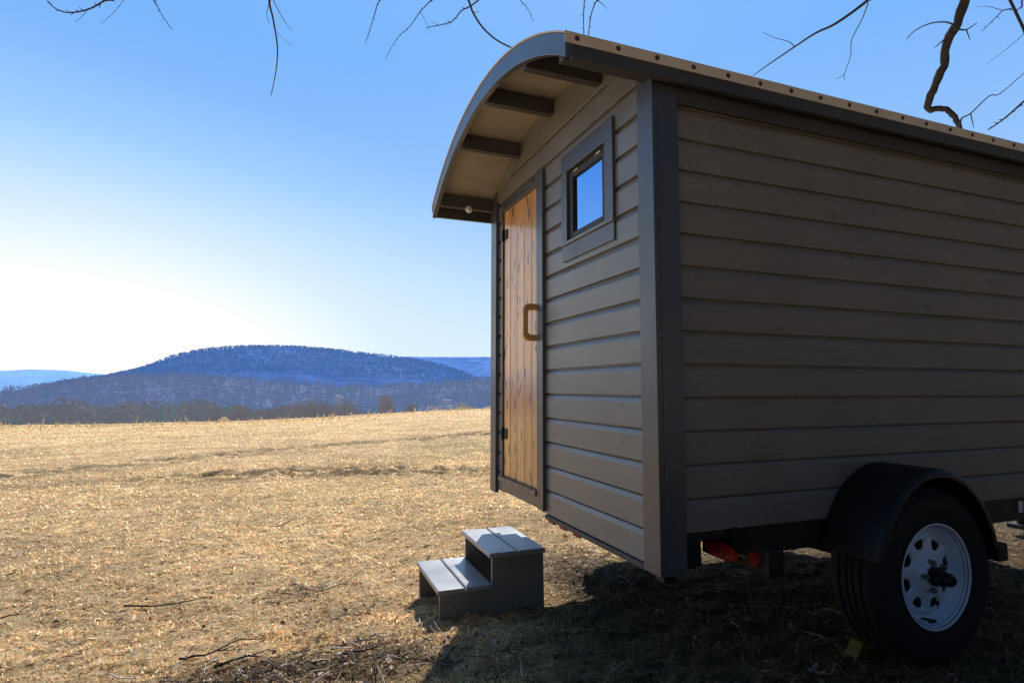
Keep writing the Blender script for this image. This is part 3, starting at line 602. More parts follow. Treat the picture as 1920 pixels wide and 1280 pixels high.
# wheels
def wheel(cx, yo, cz, s):
    """yo: outer face plane, s=+1 wheel whose outside faces -y"""
    Wh = bpy.data.objects.new('wheel', None); COL.objects.link(Wh); Wh.parent = W; Wh.location = Vector((cx, yo, cz))-wloc(W); Wh.empty_display_size = .1
    c = (cx, yo, cz); S = lambda P: [(r, h*s) for r, h in P]
    tp = [(.186, .012), (.193, -.002), (.200, -.004), (.206, .0), (.228, -.006), (.262, -.010), (.288, -.006), (.296, -.0065), (.300, -.003), (.312, .004), (.322, .016), (.3285, .026)]
    for gx in (.055, .087, .113, .145): tp += [(.331, gx-.006), (.323, gx-.005), (.323, gx+.005), (.331, gx+.006)]
    tp += [(.3285, .174), (.312, .196), (.288, .206), (.24, .208), (.186, .19)]
    tb = MB().lathe(S(tp), c, 'y', 96)
    # shoulder lugs
    for k in range(60):
        a = 2*PI*k/60
        for h0, h1 in ((.008, .04),):
            q = [];
            for da in (-.018, .018):
                for r, h in ((.318, h0), (.3325, h0+.014), (.3325, h1), (.318, h1)): q.append((cx+r*math.cos(a+da), yo+s*h, cz+r*math.sin(a+da)))
            tb.add(q, [(0, 1, 2, 3), (4, 7, 6, 5), (0, 4, 5, 1), (1, 5, 6, 2), (2, 6, 7, 3)])
    tb.build('tyre', M['rubber'], Wh, sharp=35)
    # barrel
    MB().lathe(S([(.1905, .016), (.1965, .004), (.196, -.003), (.1915, -.004), (.187, .002), (.184, .012), (.178, .016), (.1755, .03), (.170, .042), (.157, .050), (.157, .185), (.19, .19)]), c, 'y', 96).build('rim', M['white_rim'], Wh, sharp=50)
    MB().lathe(S([(.1858, .0062), (.1866, .0030)]), (cx, yo-s*.0012, cz), 'y', 96).build('pinstripe', M['stripe_r'], Wh)
    MB().lathe(S([(.1795, .0148), (.1812, .0138)]), (cx, yo-s*.0012, cz), 'y', 96).build('pinstripe', M['stripe_b'], Wh)
    # spoke disc with eight rounded windows
    def off(r):
        if r < .052: return .012
        if r < .07: return .012+(r-.052)/.018*.016
        if r < .14: return .028+(r-.07)*.10
        return .035+(r-.14)/.017*.018
    db = MB(); Nn = 48; r_in, r_out = .074, .146; ua = PI/8
    for sec in range(8):
        a0 = sec*PI/4+PI/8*.7; rings = []
        def sq(t):
            t = t % 1*4; k = int(t); f = t-k; return [(1, -1+2*f), (1-2*f, 1), (-1, 1-2*f), (-1+2*f, -1)][k]
        for lev in range(5):
            ring = []
            for i in range(Nn):
                t = i/Nn; ox, oy = sq(t+.0); ang = math.atan2(oy, ox); ca, sa = math.cos(ang), math.sin(ang)
                hx = .50*math.copysign(abs(ca)**.62, ca); hy = .46*math.copysign(abs(sa)**.62, sa)
                hx = hx*(1+.24*hy/.46)
                f = [0, .25, .6, .88, 1][lev]; u = ox*(1-f)+hx*f; v = oy*(1-f)+(hy+.10)*f
                r = (r_in+r_out)/2+v*(r_out-r_in)/2; a = a0+u*ua
                h = off(r)+(.0035 if lev == 3 else .009 if lev == 4 else 0)-(.0015 if lev in (2,) else 0)
                ring.append((cx+r*math.cos(a), yo+s*h, cz+r*math.sin(a)))
            rings.append(ring)
        vs = [p for R_ in rings for p in R_]
        fs = [(l*Nn+i, l*Nn+(i+1) % Nn, (l+1)*Nn+(i+1) % Nn, (l+1)*Nn+i) for l in range(4) for i in range(Nn)]
        db.add(vs, fs, True)
    db.lathe(S([(.146, off(.146)), (.150, off(.150)), (.1565, .052)]), c, 'y', 96)
    db.lathe(S([(.030, .012), (.048, .0105), (.056, .013), (.066, .024), (.074, off(.074))]), c, 'y', 96)
    db.build('spoke_disc', M['white_rim'], Wh, sharp=50)
    MB().lathe(S([(0, .075), (.156, .075), (.156, .085), (0, .085)]), c, 'y', 48).build('brake_drum', M['hole'], Wh)
    MB().lathe(S([(0, -.062), (.014, -.062), (.017, -.056), (.022, -.054), (.024, -.05), (.024, -.03), (.029, -.028), (.031, -.024), (.031, -.002), (.036, .0), (.036, .03), (.0, .03)]), c, 'y', 32).build('hub_cap', M['hub'], Wh, sharp=35)
    for k in range(5):
        a = PI/2+2*PI*k/5+.25; q = (cx+.0535*math.cos(a), yo, cz+.0535*math.sin(a))
        MB().lathe(S([(0, -.010), (.006, -.009), (.0098, -.003), (.0105, .0), (.0105, .016)]), q, 'y', 6).build('lug_nut', M['chrome'], Wh, .001)
    a = -PI/2-.28; MB().tube([(cx+.165*math.cos(a), yo+s*.035, cz+.165*math.sin(a)), (cx+.158*math.cos(a), yo+s*.0, cz+.158*math.sin(a))], .0045, 8).build('valve_stem', M['hub'], Wh)
    q = []; a = -PI/2-.02
    mb = MB().box(cx-.020, cx+.014, min(yo+s*.02, yo+s*.028), max(yo+s*.02, yo+s*.028), cz-.176, cz-.166); mb.build('balance_weight', M['hub'], Wh)
    mb = MB(); ca, sa = math.cos(-1.17), math.sin(-1.17); e = [(.118, -.008), (.146, -.008), (.146, .006), (.118, .006)]
    mb.add([(cx+r*ca-t*sa, yo+s*(off(r)-h), cz+r*sa+t*ca) for h in (.003, -.001) for r, t in e], [(0, 1, 2, 3), (4, 7, 6, 5), (0, 4, 5, 1), (1, 5, 6, 2), (2, 6, 7, 3), (3, 7, 4, 0)])
    mb.build('rim_sticker', M['hole'], Wh)
CX, CZ = 2.292, -.705
wheel(CX, 1.505, CZ, 1); wheel(CX, 3.725, CZ, -1)
def fender(y_in, y_out):
    mb = MB(); th = np.radians(np.linspace(13, 167, 41)); s = 1 if y_in > y_out else -1
    sec = [(0, y_in), (0, y_out+s*.022), (-.004, y_out+s*.008), (-.014, y_out), (-.030, y_out)]
    inner = [(-.034, y_out+s*.004), (-.02, y_out+s*.006), (-.009, y_out+s*.014), (-.005, y_out+s*.026), (-.004, y_in)]
    P = sec+inner; m = len(P); vs = []
    for t in th:
        for d, y in P: vs.append((CX+(.347+d)*math.cos(t), y, CZ+(.402+d)*math.sin(t)))
    n = len(th); fs = [(i*m+k, i*m+(k+1) % m, (i+1)*m+(k+1) % m, (i+1)*m+k) for i in range(n-1) for k in range(m)]
    fs += [tuple(range(m)), tuple((n-1)*m+k for k in range(m))]
    mb.add(vs, fs, True); mb.build('fender', M['black'], W, sharp=45)
    # inner skirt plate
    y = y_in; mb = MB(); poly = [(CX+.342*math.cos(t), CZ+.397*math.sin(t)) for t in th]; a, b = sorted((y-s*.004, y-s*.008)); mb.prism(poly, 'y', a, b); mb.build('fender_skirt', M['black'], W)
fender(1.715, 1.475); fender(3.505, 3.745)
MB().box(2.66, 2.72, 1.50, 1.70, -.69, -.62).build('fender_step', M['black'], W, .006)

# ------------------------------------------------------------------ chocks
def chock(cx, y0, y1, z, d, label, k=1.):
    root = empty('wheel_chock', (cx, (y0+y1)/2, z), label, 'wheel chock', 'yellow wheel chocks')
    P = [(cx-d*.10*k, z), (cx+d*.075*k, z)]
    for t in np.linspace(0, 1, 8): P.append((cx+d*k*(.075-.05*t**.6), z+k*.135*t**1.25+.004))
    P.append((cx-d*.0*k, z+k*.134))
    MB().prism(P if d > 0 else P[::-1], 'y', y0, y1).build('wedge', M['yellow'], root, .004)
chock(2.085, 1.66, 1.712, -1.03, 1, 'yellow plastic chock behind the near wheel, on the side of the steps', .38)
chock(2.60, 1.60, 1.67, -1.045, -1, 'yellow plastic chock in front of the near wheel, half hidden by the tyre', .95)

# ------------------------------------------------------------------ steps
ST = empty('step_stool', (1.0, 3.17, -1.19), 'grey brown painted two tread wooden steps below the cedar door', 'steps')
yn, yf = 2.912, 3.432; zb = -1.215
for y in (yn+.004, yf-.026):
    P = [(.724, zb), (1.301, zb), (1.289, -.886), (1.002, -.886), (1.002, -1.044), (.724, -1.044)]
    P = [(.727, zb), (1.303, zb), (1.296, -.8865), (1.004, -.8865), (1.004, -1.0445), (.724, -1.0445)]
    MB().prism(P, 'y', y, y+.022).build('side_panel', M['stool'], ST, .002)
for x0, x1, z in ((.713, .852, -1.017), (.862, 1.002, -1.017), (.985, 1.138, -.86), (1.148, 1.306, -.86)):
    MB().box(x0, x1, yn-.008 if z > -1 else yn-.004, yf+.006, z-.026, z).build('tread', M['tread'], ST, .006)
MB().box(1.272, 1.29, yn+.028, yf-.028, zb+.02, -.8875).build('back_panel', M['stool'], ST)
MB().box(1.0045, 1.02, yn+.028, yf-.028, -1.09, -1.0445).build('cleat', M['stool'], ST)

# ------------------------------------------------------------------ near tree with branches hanging into the picture
TR = empty('overhanging_tree', (9.2, .6, float(gz(9.2, .6))), 'leafless tree whose dark crooked branches hang over the wagon roof', 'tree')
MB().tube([(9.2, .6, -1.5), (9.25, .6, -.4), (9.1, .7, 1.2), (9.15, 1.0, 3.2), (9.05, 1., 5.4), (8.8, .8, 9.)], [.36, .29, .26, .22, .17, .08], 14).build('trunk', M['bark'], TR)
limbs = {'A': ([(9.1, 1.2, 4.6), (8.0, 2.0, 6.6), (6.5, 3.4, 7.2), (4.6, 4.6, 6.6), (2.6, 5.0, 5.35), (.6, 5.2, 5.0), (-1.3, 5.4, 4.8), (-3.0, 5.6, 4.7)], [.13, .11, .095, .08, .06, .045, .03, .015]),
         'B': ([(9.1, 1.0, 5.4), (7.6, 1.4, 6.6), (6.2, 2.4, 7.0), (5.0, 3.4, 6.9), (3.0, 4.0, 6.8)], [.11, .1, .085, .06, .02]),
         'C': ([(9.05, .9, 6.0), (9.6, 0, 8.), (9.9, -1.2, 9.5)], [.10, .07, .03])}
def smooth(P, k=5):
    P = [Vector(p) for p in P]; out = []
    for i in range(len(P)-1):
        a = P[max(i-1, 0)]; b = P[i]; c = P[i+1]; d = P[min(i+2, len(P)-1)]
        for j in range(k):
            t = j/k; out.append(.5*((2*b)+(c-a)*t+(2*a-5*b+4*c-d)*t*t+(3*b-a-3*c+d)*t**3))
    out.append(P[-1]); return out
LP = {}
for k, (P, R_) in limbs.items():
    Q = smooth(P, 6); LP[k] = Q; rr = np.interp(np.linspace(0, len(R_)-1, len(Q)), range(len(R_)), R_)
    Q = [q+Vector((random.uniform(-1, 1), random.uniform(-1, 1), random.uniform(-1, 1)))*.03 for q in Q]; mb = MB().tube(Q, list(rr), 10)
    for i in range(6, len(Q), 2):       # upward side shoots
        a = Q[i]; d = Vector((random.uniform(-.5, .5), random.uniform(-.6, .6), random.uniform(.5, 1.))); L = random.uniform(.5, 1.3); pts = [a]
        for j in range(5): d = (d+Vector((random.uniform(-.3, .3),)*3)).normalized(); pts.append(pts[-1]+d*L/5)
        mb.tube(pts, [rr[i]*.35*(1-j/6)+.002 for j in range(6)], 5)
    mb.build('limb', M['bark'], TR)
def branch(pix, dist, w, subs=(), limb='A', bumps=0.):
    """pix: picture points of the hanging branch, w: widths in picture px at each end"""
    P = [at(x, y, dist+i*.03) for i, (x, y) in enumerate(pix)]
    Q0 = min(LP[limb], key=lambda q: (q-P[0]).length); m = (Q0+P[0])/2+Vector((.05, .1, .12))
    Q = smooth([Q0, m]+P, 4); n = len(Q); s = dist/FPX/2*.82; rad = [max(.0011, s*(w[0]+(w[1]-w[0])*max(0, (i-8)/(n-9)))) for i in range(n)]
    if bumps: rad = [r*(1+bumps*random.uniform(-.5, .6)) for r in rad]; Q = [q+Vector((random.uniform(-1, 1), random.uniform(-1, 1), random.uniform(-1, 1)))*r*.25 for q, r in zip(Q, rad)]
    mb = MB().tube(Q, rad, 8 if w[0] > 6 else 5)
    for sp, sw in subs:
        S_ = smooth([at(x, y, dist+.05+i*.02) for i, (x, y) in enumerate(sp)], 3); k = len(S_)
        mb.tube(S_, [max(.0012, s*sw*(1-.6*i/(k-1))) for i in range(k)], 5)
    # buds and tiny spurs
    for i in range(9, n-1):
        for _ in range(1 if w[0] < 6 else 0):
            d = Vector((random.uniform(-1, 1), random.uniform(-1, 1), random.uniform(-1, .6))).normalized()
            mb.tube([Q[i], Q[i]+d*random.uniform(.012, .04)], [rad[i]*.8, rad[i]*.3], 4)
    mb.build('branch', M['bark'], TR, sharp=80)
branch([(1830, -70), (1808, -5), (1795, 45), (1772, 90), (1766, 135), (1744, 180), (1742, 204), (1768, 203), (1786, 215), (1799, 238), (1806, 262)], 5.6, (19, 8),
       [([(1795, 52), (1776, 42), (1745, 44), (1715, 58), (1700, 74)], 3.5), ([(1797, 55), (1812, 56), (1832, 43)], 3.5), ([(1812, 56), (1819, 76)], 2.5), ([(1800, 240), (1803, 222), (1820, 213), (1855, 180), (1875, 176), (1926, 132)], 3.2), ([(1820, 213), (1826, 240)], 2.4), ([(1770, 75), (1752, 90)], 3)], 'B', .16)
branch([(1650, -30), (1628, 0), (1568, 44), (1530, 62), (1490, 88), (1440, 122), (1412, 142)], 5.2, (7, 1.5),
       [([(1490, 88), (1478, 78), (1455, 72), (1430, 61)], 2), ([(1628, 5), (1617, 35), (1597, 75), (1595, 105), (1583, 140), (1584, 150)], 2.4), ([(1583, 140), (1566, 150)], 1.5)], 'A')
branch([(1960, 150), (1920, 190), (1880, 225), (1852, 244)], 5.4, (5, 2), [([(1925, 60), (1890, 90), (1850, 120)], 1.2)], 'B')
branch([(1915, -20), (1880, 20), (1840, 60)], 6.5, (3, 1), [([(1880, 20), (1850, 12), (1830, 14)], 1.2)], 'B')
branch([(520, -30), (505, -2), (512, 35), (520, 85), (518, 130), (508, 180)], 5.0, (6, 1.5), [([(508, 0), (500, 25), (505, 45)], 1.8), ([(512, 0), (530, 35), (546, 56)], 2), ([(519, 60), (535, 78), (552, 88)], 1)], 'A')
branch([(225, -20), (195, 2), (165, 18), (130, 24), (105, 17), (88, 2)], 5.4, (3.6, 1.8), [([(240, -10), (215, 22), (190, 45)], 1.2), ([(165, 18), (150, 35), (140, 42)], 1.)], 'A')
branch([(280, -20), (290, 2), (303, 28), (323, 56)], 5.3, (2.4, 1), (), 'A')
branch([(718, -20), (708, 8), (697, 45), (685, 82)], 5.1, (3, 1.2), (), 'A')
branch([(820, -20), (805, 4), (788, 22), (770, 48), (745, 72), (722, 112)], 5.0, (3, 1), [([(788, 22), (800, 45), (808, 62)], 1.2)], 'A')
branch([(900, -20), (888, 8), (866, 20), (848, 40), (822, 48), (800, 52)], 5.1, (4, 1.5), [([(822, 48), (808, 40)], 1.5), ([(848, 40), (838, 50)], 1.2)], 'A')
branch([(872, -20), (880, 4), (887, 24), (905, 52), (932, 76), (966, 93)], 4.9, (6, 3.5), [([(887, 24), (898, 22)], 2)], 'A')
branch([(965, -20), (975, 0), (990, 18), (1000, 42)], 5.2, (2, 1), (), 'A')
branch([(1100, -20), (1096, 0), (1094, 35), (1095, 66)], 5.3, (3, 2), (), 'A')
branch([(1125, -20), (1116, 6), (1108, 30), (1103, 68)], 5.3, (3.6, 2), [([(1118, 0), (1130, 8), (1138, 18)], 2.2)], 'A')

# ------------------------------------------------------------------ woods and hills
def slivers(g, base, H, Wd, n, lo=.15, w=.05, up=1.):
    """n thin curved twigs fanning from the stem of a bare tree -> (n*5,3) verts"""
    t = g.uniform(lo, .7, n)*H*.7; a = g.uniform(0, 2*PI, n); rr = g.beta(1.6, 1.3, n)*Wd*.5; zt = H*(.45+.55*g.random(n))*np.sqrt(np.clip(1-(rr/(Wd*.5))**2*.75, .1, 1))
    P0 = np.stack([np.zeros(n), np.zeros(n), np.minimum(t, zt*.75)], -1); P2 = np.stack([rr*np.cos(a), rr*np.sin(a), zt], -1)
    P1 = (P0+P2)/2+np.stack([rr*.22*np.cos(a), rr*.22*np.sin(a), -.03*H*np.ones(n)], -1)
    s = np.stack([-np.sin(a+.7), np.cos(a+.7), np.zeros(n)], -1)*w*g.uniform(.6, 1.4, (n, 1))
    return np.stack([P0-s, P0+s, P1+s*.8, P1-s*.8, P2], 1).reshape(-1, 3)+np.array(base)
def puffs(g, base, H, Wd, n, size, con=False):
    t = g.random(n); a = g.uniform(0, 2*PI, n)
    if con: z = .08*H+.92*H*t**1.2; R_ = Wd*.5*(1-t**1.2)*np.sqrt(g.random(n))+.1
    else: ph = g.random(n); z = H*(.12+.88*ph**.8); R_ = Wd*.5*np.sqrt(np.clip(1-((ph-.5)/.55)**2, .02, 1))*np.sqrt(g.random(n))
    P = np.stack([R_*np.cos(a), R_*np.sin(a), z], -1)+np.array(base); s = size*g.uniform(.5, 1.3, (n, 1)); d = g.normal(0, 1, (n, 3)); d[:, 2] += .6 if not con else -.2; d /= np.linalg.norm(d, axis=1)[:, None]
    e = np.cross(d, g.normal(0, 1, (n, 3))); e /= np.linalg.norm(e, axis=1)[:, None]+1e-6
    return np.stack([P-d*s*.6-e*s*.15, P-d*s*.5+e*s*.2, P+d*s*.2+e*s*.38, P+d*s*.3-e*s*.32, P+d*s], 1).reshape(-1, 3)
def sliv_faces(n): b = np.arange(n)[:, None]*5; return b+np.array([[0, 1, 2, 3]]), b+np.array([[3, 2, 4]])
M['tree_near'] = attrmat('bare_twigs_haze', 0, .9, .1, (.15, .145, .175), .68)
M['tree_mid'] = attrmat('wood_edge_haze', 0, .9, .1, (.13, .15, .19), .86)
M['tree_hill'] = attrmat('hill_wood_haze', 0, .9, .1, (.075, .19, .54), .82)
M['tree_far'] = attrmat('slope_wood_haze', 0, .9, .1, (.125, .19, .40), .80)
def gpos(az, r): return np.array([r*math.sin(az), r*math.cos(az), float(gz(r*math.sin(az), r*math.cos(az)))])
near_trees = [(448, 792, 757, 44, 150), (478, 790, 768, 40, 160), (505, 789, 762, 40, 165), (535, 788, 758, 34, 150), (556, 787, 752, 42, 140), (583, 786, 748, 46, 140), (607, 785, 752, 36, 150), (628, 784, 756, 36, 150),
              (650, 783, 748, 50, 120), (724, 778, 738, 36, 115), (770, 774, 754, 26, 125), (716, 778, 762, 20, 130), (672, 781, 768, 24, 140), (693, 779, 772, 18, 140), (868, 770, 752, 28, 170), (885, 769, 760, 24, 170), (850, 772, 763, 18, 170),
              (430, 793, 770, 30, 160), (405, 795, 766, 40, 170)]
kinds = ['bushy grey bare tree standing above the field edge beyond the grass', 'tall narrow bare tree with a dark forked trunk at the field edge', 'low pale bare tree behind the field edge near the wagon']
def tree_label(i, px, pt):
    names = {724: 'tall solitary bare tree with forked trunk left of the wagon', 770: 'small spreading bare tree between the tall solitary tree and the wagon', 650: 'wide fan shaped bare tree at the right end of the dense row',
             868: 'low olive bare tree nearest the wagon on the field edge', 885: 'low rounded bare bush just behind the wagon corner', 850: 'smallest bare shrub near the farm roofs',
             716: 'thin bare sapling beside the tall solitary tree', 672: 'short bare shrub right of the fan shaped tree', 693: 'stunted bare shrub midway between fan shaped and solitary trees',
             583: 'tallest bushy bare tree in the dense row', 556: 'second tallest bare tree just left of the tallest in the dense row', 448: 'round dark bare tree at the left end of the dense row'}
    return names.get(px, None)
for i, (px, by, ty, wpx, D_) in enumerate(near_trees):
    g = np.random.default_rng(100+i); az, _ = azel(px, by); b = gpos(az, D_); et = azel(px, ty)[1]; H = et*D_-b[2]; Wd = wpx/FPX*D_*1.15
    lab = tree_label(i, px, ty); root = empty('bare_tree', tuple(b), lab or 'grey bare tree merging into the dense row at the field edge', 'tree', 'bare trees along the far edge of the field')
    nt_ = 3 if px in (650, 724, 770) else 2; mb = MB()
    for k in range(nt_):
        a = g.uniform(0, 6.28); mb.tube([(b[0], b[1], b[2]-.3), (b[0]+.2*math.cos(a), b[1]+.2*math.sin(a), b[2]+H*.25), (b[0]+Wd*.14*math.cos(a), b[1]+Wd*.14*math.sin(a), b[2]+H*.72)], [.15, .11, .03], 6)
    mb.build('trunk', M['bark'] if px in (650, 724, 770) else M['stick'], root)
    n = int(1000*(H/8)); V = np.vstack([slivers(g, b, H*1.04, Wd, n, .05, .07), puffs(g, b, H*.97, Wd*.95, n//2, .30)]); n += n//2; Q, T = sliv_faces(n)
    c = np.array([.078, .070, .066])*(.8+.4*g.random()) if px < 800 else np.array([.20, .19, .12]); C = np.repeat(c*(.7+.6*g.random((n, 1))), 5, 0)
    bulk('crown', V, [Q, T], M['tree_near'], C, root)
# dense wood edge on the left, seen as one mass
def wood(name, rects, mt, label, seed, w, nper, H0, H1):
    g = np.random.default_rng(seed); VS = []; n_all = 0; CS = []
    for (pa, pb, r0, r1, cnt, conif, cb) in rects:
        for _ in range(cnt):
            px = g.uniform(pa, pb); r = g.uniform(r0, r1); az, _e = azel(px, 790); b = gpos(az, r); b[2] = hz(b[0], b[1]) if hz else b[2]
            H = g.uniform(H0, H1); con = g.random() < conif; n = nper
            if con: V = puffs(g, b, H*.9, H*.45, n, w, True); c = np.array([.008, .055, .03])
            else: V = puffs(g, b, H, H*g.uniform(.8, 1.2), n, w); c = np.array(cb)
            VS.append(V); CS.append(np.repeat(c*(.6+.8*g.random((n, 1)))*(.8+.4*g.random()), 5, 0)); n_all += n
    V = np.vstack(VS); C = np.vstack(CS); Q, T = sliv_faces(n_all); tag(bulk(name, V, [Q, T], M[mt], C), label, 'woods', kind='stuff')
hz = None
wood('wood_edge', [(-120, 450, 170, 330, 560, .2, (.05, .042, .038)), (440, 640, 240, 330, 60, .1, (.05, .04, .04))], 'tree_mid', 'grey leafless wood with dark evergreens beyond the field on the left', 21, .85, 200, 8, 12.5)

# hills: one sheet each, from foot (r0,z0) up to the skyline and down behind
def hill(name, sky, r0, rc, z0, m, nz, seed, bumps=0., naz=260, nr=60):
    a_ = np.array([azel(*p)[0] for p in sky]); t_ = np.array([azel(*p)[1] for p in sky])
    az = np.linspace(a_[0], a_[-1], naz); u = np.concatenate([np.linspace(0, 1, nr), np.linspace(1.04, 1.9, 12)]); r = r0+(rc-r0)*u
    A, Rr = np.meshgrid(az, r, indexing='ij'); top = np.interp(A, a_, t_)*rc; U_ = np.minimum(u, 1)[None, :]
    sh = (U_*U_*(3-2*U_))*.55+U_*.45; back = np.clip(u-1, 0, 1)[None, :]
    X = Rr*np.sin(A); Y = Rr*np.cos(A); Z = z0+(top-z0)*sh-back**1.5*(top-z0)*1.2
    ns = fbm(X/nz, Y/nz, seed, 5)-.5; Z = Z+ns*bumps*np.sin(np.clip(u, 0, 1)*PI)[None, :]**.6*(1-back)
    fine = (fbm(X/16, Y/16, seed+5, 3)-.5)*2
    Z = Z+fine*5*(U_ > .02)*(1 if rc < 4000 else .5)
    V = np.stack([X, Y, Z], -1).reshape(-1, 3); nrr = len(r); i = np.arange(naz-1)[:, None]; j = np.arange(nrr-1)[None, :]
    Q = np.stack([i*nrr+j, i*nrr+j+1, (i+1)*nrr+j+1, (i+1)*nrr+j], -1).reshape(-1, 4)
    o = tag(bulk(name, V, [Q], m, smooth=True), kind='structure')
    def zf(x, y):
        a = math.atan2(x, y); rr = math.hypot(x, y); q = min(max((rr-r0)/(rc-r0), 0), 1); tp = float(np.interp(a, a_, t_))*rc
        return z0+(tp-z0)*((q*q*(3-2*q))*.55+q*.45)+float(fbm(np.array(x/nz), np.array(y/nz), seed, 5)-.5)*bumps*math.sin(q*PI)**.6
    return zf
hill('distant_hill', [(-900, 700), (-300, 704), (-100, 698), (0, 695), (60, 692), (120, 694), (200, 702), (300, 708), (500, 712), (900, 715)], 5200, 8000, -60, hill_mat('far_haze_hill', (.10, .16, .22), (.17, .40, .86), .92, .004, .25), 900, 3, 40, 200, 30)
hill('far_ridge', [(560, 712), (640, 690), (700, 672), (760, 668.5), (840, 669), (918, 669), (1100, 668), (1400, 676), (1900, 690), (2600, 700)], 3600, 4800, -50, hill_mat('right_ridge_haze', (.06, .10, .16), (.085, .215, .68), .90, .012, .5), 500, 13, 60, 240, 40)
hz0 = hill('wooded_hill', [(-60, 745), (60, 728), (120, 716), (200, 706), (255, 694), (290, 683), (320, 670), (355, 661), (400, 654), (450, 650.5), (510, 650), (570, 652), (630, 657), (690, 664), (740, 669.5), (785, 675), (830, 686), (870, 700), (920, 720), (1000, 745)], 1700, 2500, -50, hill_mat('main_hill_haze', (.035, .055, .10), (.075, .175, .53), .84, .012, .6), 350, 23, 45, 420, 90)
hl = [(-500, 752), (-200, 742), (0, 737), (60, 729), (110, 721), (170, 712), (230, 708), (300, 706), (380, 708), (450, 712), (560, 722), (700, 728), (800, 722), (860, 716), (930, 712), (1200, 720), (2200, 730)]
hz = hz0
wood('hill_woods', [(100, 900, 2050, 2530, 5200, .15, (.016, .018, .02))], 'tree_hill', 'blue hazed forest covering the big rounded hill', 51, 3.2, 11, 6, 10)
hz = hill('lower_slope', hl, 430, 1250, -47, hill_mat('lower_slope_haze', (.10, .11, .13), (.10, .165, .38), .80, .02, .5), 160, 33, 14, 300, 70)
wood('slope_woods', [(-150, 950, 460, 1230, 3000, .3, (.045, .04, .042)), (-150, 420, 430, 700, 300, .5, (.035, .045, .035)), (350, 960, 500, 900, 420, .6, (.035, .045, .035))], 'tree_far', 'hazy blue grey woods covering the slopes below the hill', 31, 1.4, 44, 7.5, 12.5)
hz = None

# pale farm buildings in the valley
def house(px, py, D_, w, d, h, label, rot=.3):
    p = at(px, py, D_); root = empty('farm_house', tuple(p), label, 'house', 'far farm buildings'); root.rotation_euler = (0, 0, 0)
    c, s = math.cos(rot), math.sin(rot)
    def T(q): return (p[0]+q[0]*c-q[1]*s, p[1]+q[0]*s+q[1]*c, p[2]+q[2])
    m1 = MB(); vs = [T(q) for q in [(-w, -d, -4), (w, -d, -4), (w, d, -4), (-w, d, -4), (-w, -d, h), (w, -d, h), (w, d, h), (-w, d, h), (-w, 0, h+d*.6), (w, 0, h+d*.6)]]
    m1.add(vs, [(0, 1, 5, 4), (1, 2, 6, 9, 5), (2, 3, 7, 6), (3, 0, 4, 8, 7)]); m1.build('wall', M['house_wall'], root)
    m2 = MB(); e = 1.06; rv = [T(q) for q in [(-w*e, -d*1.12, h-.25), (w*e, -d*1.12, h-.25), (w*e, 0, h+d*.6+.3), (-w*e, 0, h+d*.6+.3), (w*e, d*1.12, h-.25), (-w*e, d*1.12, h-.25)]]
    m2.add(rv, [(0, 1, 2, 3), (3, 2, 4, 5)]); m2.build('roof', M['house_roof'], root)
M['house_wall'] = hill_mat('house_wall_pale', (.22, .22, .26), (.25, .33, .6), .5, .3, .1); M['house_roof'] = hill_mat('house_roof_pale', (.3, .3, .34), (.4, .5, .8), .5, .3, .1)  # haze put into walls and roofs as a faint glow
house(634, 747, 600, 2.6, 2., 2.2, 'tiny white house far off above the dense row of trees'); house(641, 748, 600, 1.4, 1.2, 1.6, 'smaller white outbuilding beside the tiny white house')
house(838, 751, 620, 5.5, 1.5, .5, 'long pale barn roof far off left of the wagon', .2); house(843, 762, 520, 4, 1.3, .4, 'long low shed in front of the far pale barn', .2); house(826, 763, 540, 2.5, 1., .4, 'pinkish low building left of the far low shed', .2)
# white boulder at field edge
p = rutpt(418, 797); bm = bmesh.new(); bmesh.ops.create_icosphere(bm, subdivisions=3, radius=1.)
for v in bm.verts: n = 1+.35*(float(vn(np.array(v.co.x*2+9), np.array(v.co.y*2+v.co.z*1.7)))-.5); v.co = Vector((v.co.x*.62*n, v.co.y*.3*n, v.co.z*.13*n+.16*math.sin(v.co.x*3+1)-.16*v.co.y))
me = bpy.data.meshes.new('boulder'); bm.to_mesh(me); bm.free(); me.materials.append(plain('pale_boulder', (.93, .92, .88), .6, 0., 3., .06, .3))
bo = bpy.data.objects.new('boulder', me); COL.objects.link(bo); q = at(418, 790, 66); bo.location = (q[0], q[1], q[2]+.16); tag(bo, 'pale irregular flat boulder on the crest of the field against the woods', 'boulder')
# dry weeds along the crest
def weeds():
    g = np.random.default_rng(77); VS = []; n_all = 0
    for _ in range(420):
        px = g.uniform(-60, 925); az, _e = azel(px, 790); r = g.uniform(50, 74); b = gpos(az, r); n = 8; V = slivers(g, b, g.uniform(.2, .75)*(1.6 if g.random() < .08 else 1), .5, n, 0, .018); VS.append(V); n_all += n
    V = np.vstack(VS); Q, T = sliv_faces(n_all); C = np.repeat(np.array([(.62, .47, .27)])*(.7+.6*g.random((n_all, 1))), 5, 0)
    tag(bulk('field_weeds', V, [Q, T], M['grass'], C), 'dry weed stalks along the crest of the field', 'weeds', kind='stuff')
weeds()

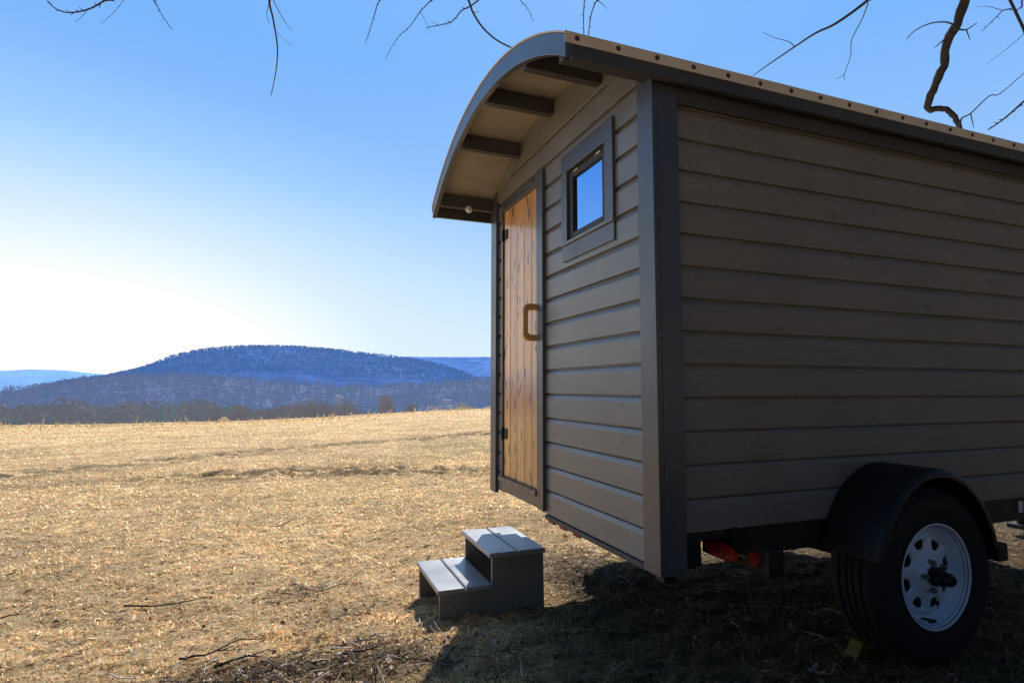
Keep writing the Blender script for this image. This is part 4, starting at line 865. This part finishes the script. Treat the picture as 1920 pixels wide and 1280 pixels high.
# ------------------------------------------------------------------ camera, world, sun
cam = bpy.data.cameras.new('camera'); co = bpy.data.objects.new('camera', cam); COL.objects.link(co); sc.camera = co
cam.sensor_width = 36; cam.lens = 36*FPX/1920; cam.clip_start = .05; cam.clip_end = 60000
mw = Matrix.Identity(4)
for i in range(3): mw[i][0] = Rv[i]; mw[i][1] = Uv[i]; mw[i][2] = -Fv[i]
co.matrix_world = mw
SH = Vector((-.57, -1.02, -1.)); sun_dir = -SH.normalized(); EL = math.asin(sun_dir.z); AZ = math.atan2(sun_dir.x, sun_dir.y)
L = bpy.data.lights.new('sun', 'SUN'); L.energy = 5.; L.angle = math.radians(.53); L.color = (1., .965, .91); lo = bpy.data.objects.new('sun', L); COL.objects.link(lo)
lo.rotation_euler = SH.to_track_quat('-Z', 'Y').to_euler()
w = bpy.data.worlds.new('World'); sc.world = w; w.use_nodes = True; nt = w.node_tree; bg = nt.nodes['Background']
sky = N(nt, 'ShaderNodeTexSky'); sky.sky_type = 'NISHITA'; sky.sun_disc = False; sky.sun_elevation = EL; sky.sun_rotation = AZ; sky.air_density = 1.; sky.dust_density = .6; sky.ozone_density = 2.
tc = N(nt, 'ShaderNodeTexCoord')
def dotn(v):
    n = N(nt, 'ShaderNodeVectorMath', operation='DOT_PRODUCT'); nt.links.new(tc.outputs['Generated'], n.inputs[0]); n.inputs[1].default_value = v; return n.outputs['Value']
# brightness of the haze: widest along the horizon around the low bright quarter on the left
sep = N(nt, 'ShaderNodeSeparateXYZ'); nt.links.new(tc.outputs['Generated'], sep.inputs[0])
def math_(op, a, b=None, c=None):
    n = N(nt, 'ShaderNodeMath', operation=op)
    for i, v in enumerate((a, b, c)):
        if v is None: continue
        if isinstance(v, (int, float)): n.inputs[i].default_value = v
        else: nt.links.new(v, n.inputs[i])
    return n.outputs[0]
x_, y_, z_ = sep.outputs; ga = math.radians(-20)
h_ = math_('SQRT', math_('ADD', math_('ADD', math_('MULTIPLY', x_, x_), math_('MULTIPLY', y_, y_)), 1e-6))
cz = math_('DIVIDE', math_('ADD', math_('MULTIPLY', x_, math.sin(ga)), math_('MULTIPLY', y_, math.cos(ga))), h_)
q = math_('ADD', math_('POWER', math_('DIVIDE', math_('ABSOLUTE', z_), .225), 2.), math_('DIVIDE', math_('SUBTRACT', 1., cz), .12))
qs = math_('MULTIPLY', q, .25)
grad = ramp(nt, qs, [(0., (1.1, 1.06, 1.03)), (.10, (1., 1.01, 1.02)), (.24, (.74, .88, 1.02)), (.42, (.42, .69, 1.01)), (.62, (.27, .56, 1.)), (.85, (.21, .48, .98)), (1., (.185, .45, .96))])
lowh = ramp(nt, z_, [(0., (1.,)*3), (.09, (.85,)*3), (.20, (.5,)*3), (.33, (.18,)*3), (.50, (0., 0., 0.))]); grad = mixc(nt, lowh, grad, (.68, .83, 1.02), 'LIGHTEN')
grad = mixc(nt, 1., grad, (13.6, 13.5, 13.2), 'MULTIPLY')
col = mixc(nt, .93, sky.outputs[0], grad)
dim = ramp(nt, math_('MULTIPLY_ADD', math_('SUBTRACT', y_, math_('MULTIPLY', math_('MULTIPLY', z_, z_), .55)), .5, .5), [(0., (.17,)*3), (.14, (.11,)*3), (.28, (.07,)*3), (.42, (.35,)*3), (.52, (.85,)*3), (.60, (1.,)*3)])
nt.links.new(mixc(nt, 1., col, dim, 'MULTIPLY'), bg.inputs[0]); bg.inputs[1].default_value = .08
sc.view_settings.view_transform = 'Standard'; sc.view_settings.look = 'None'; sc.view_settings.exposure = 0
sc.cycles.max_bounces = 6
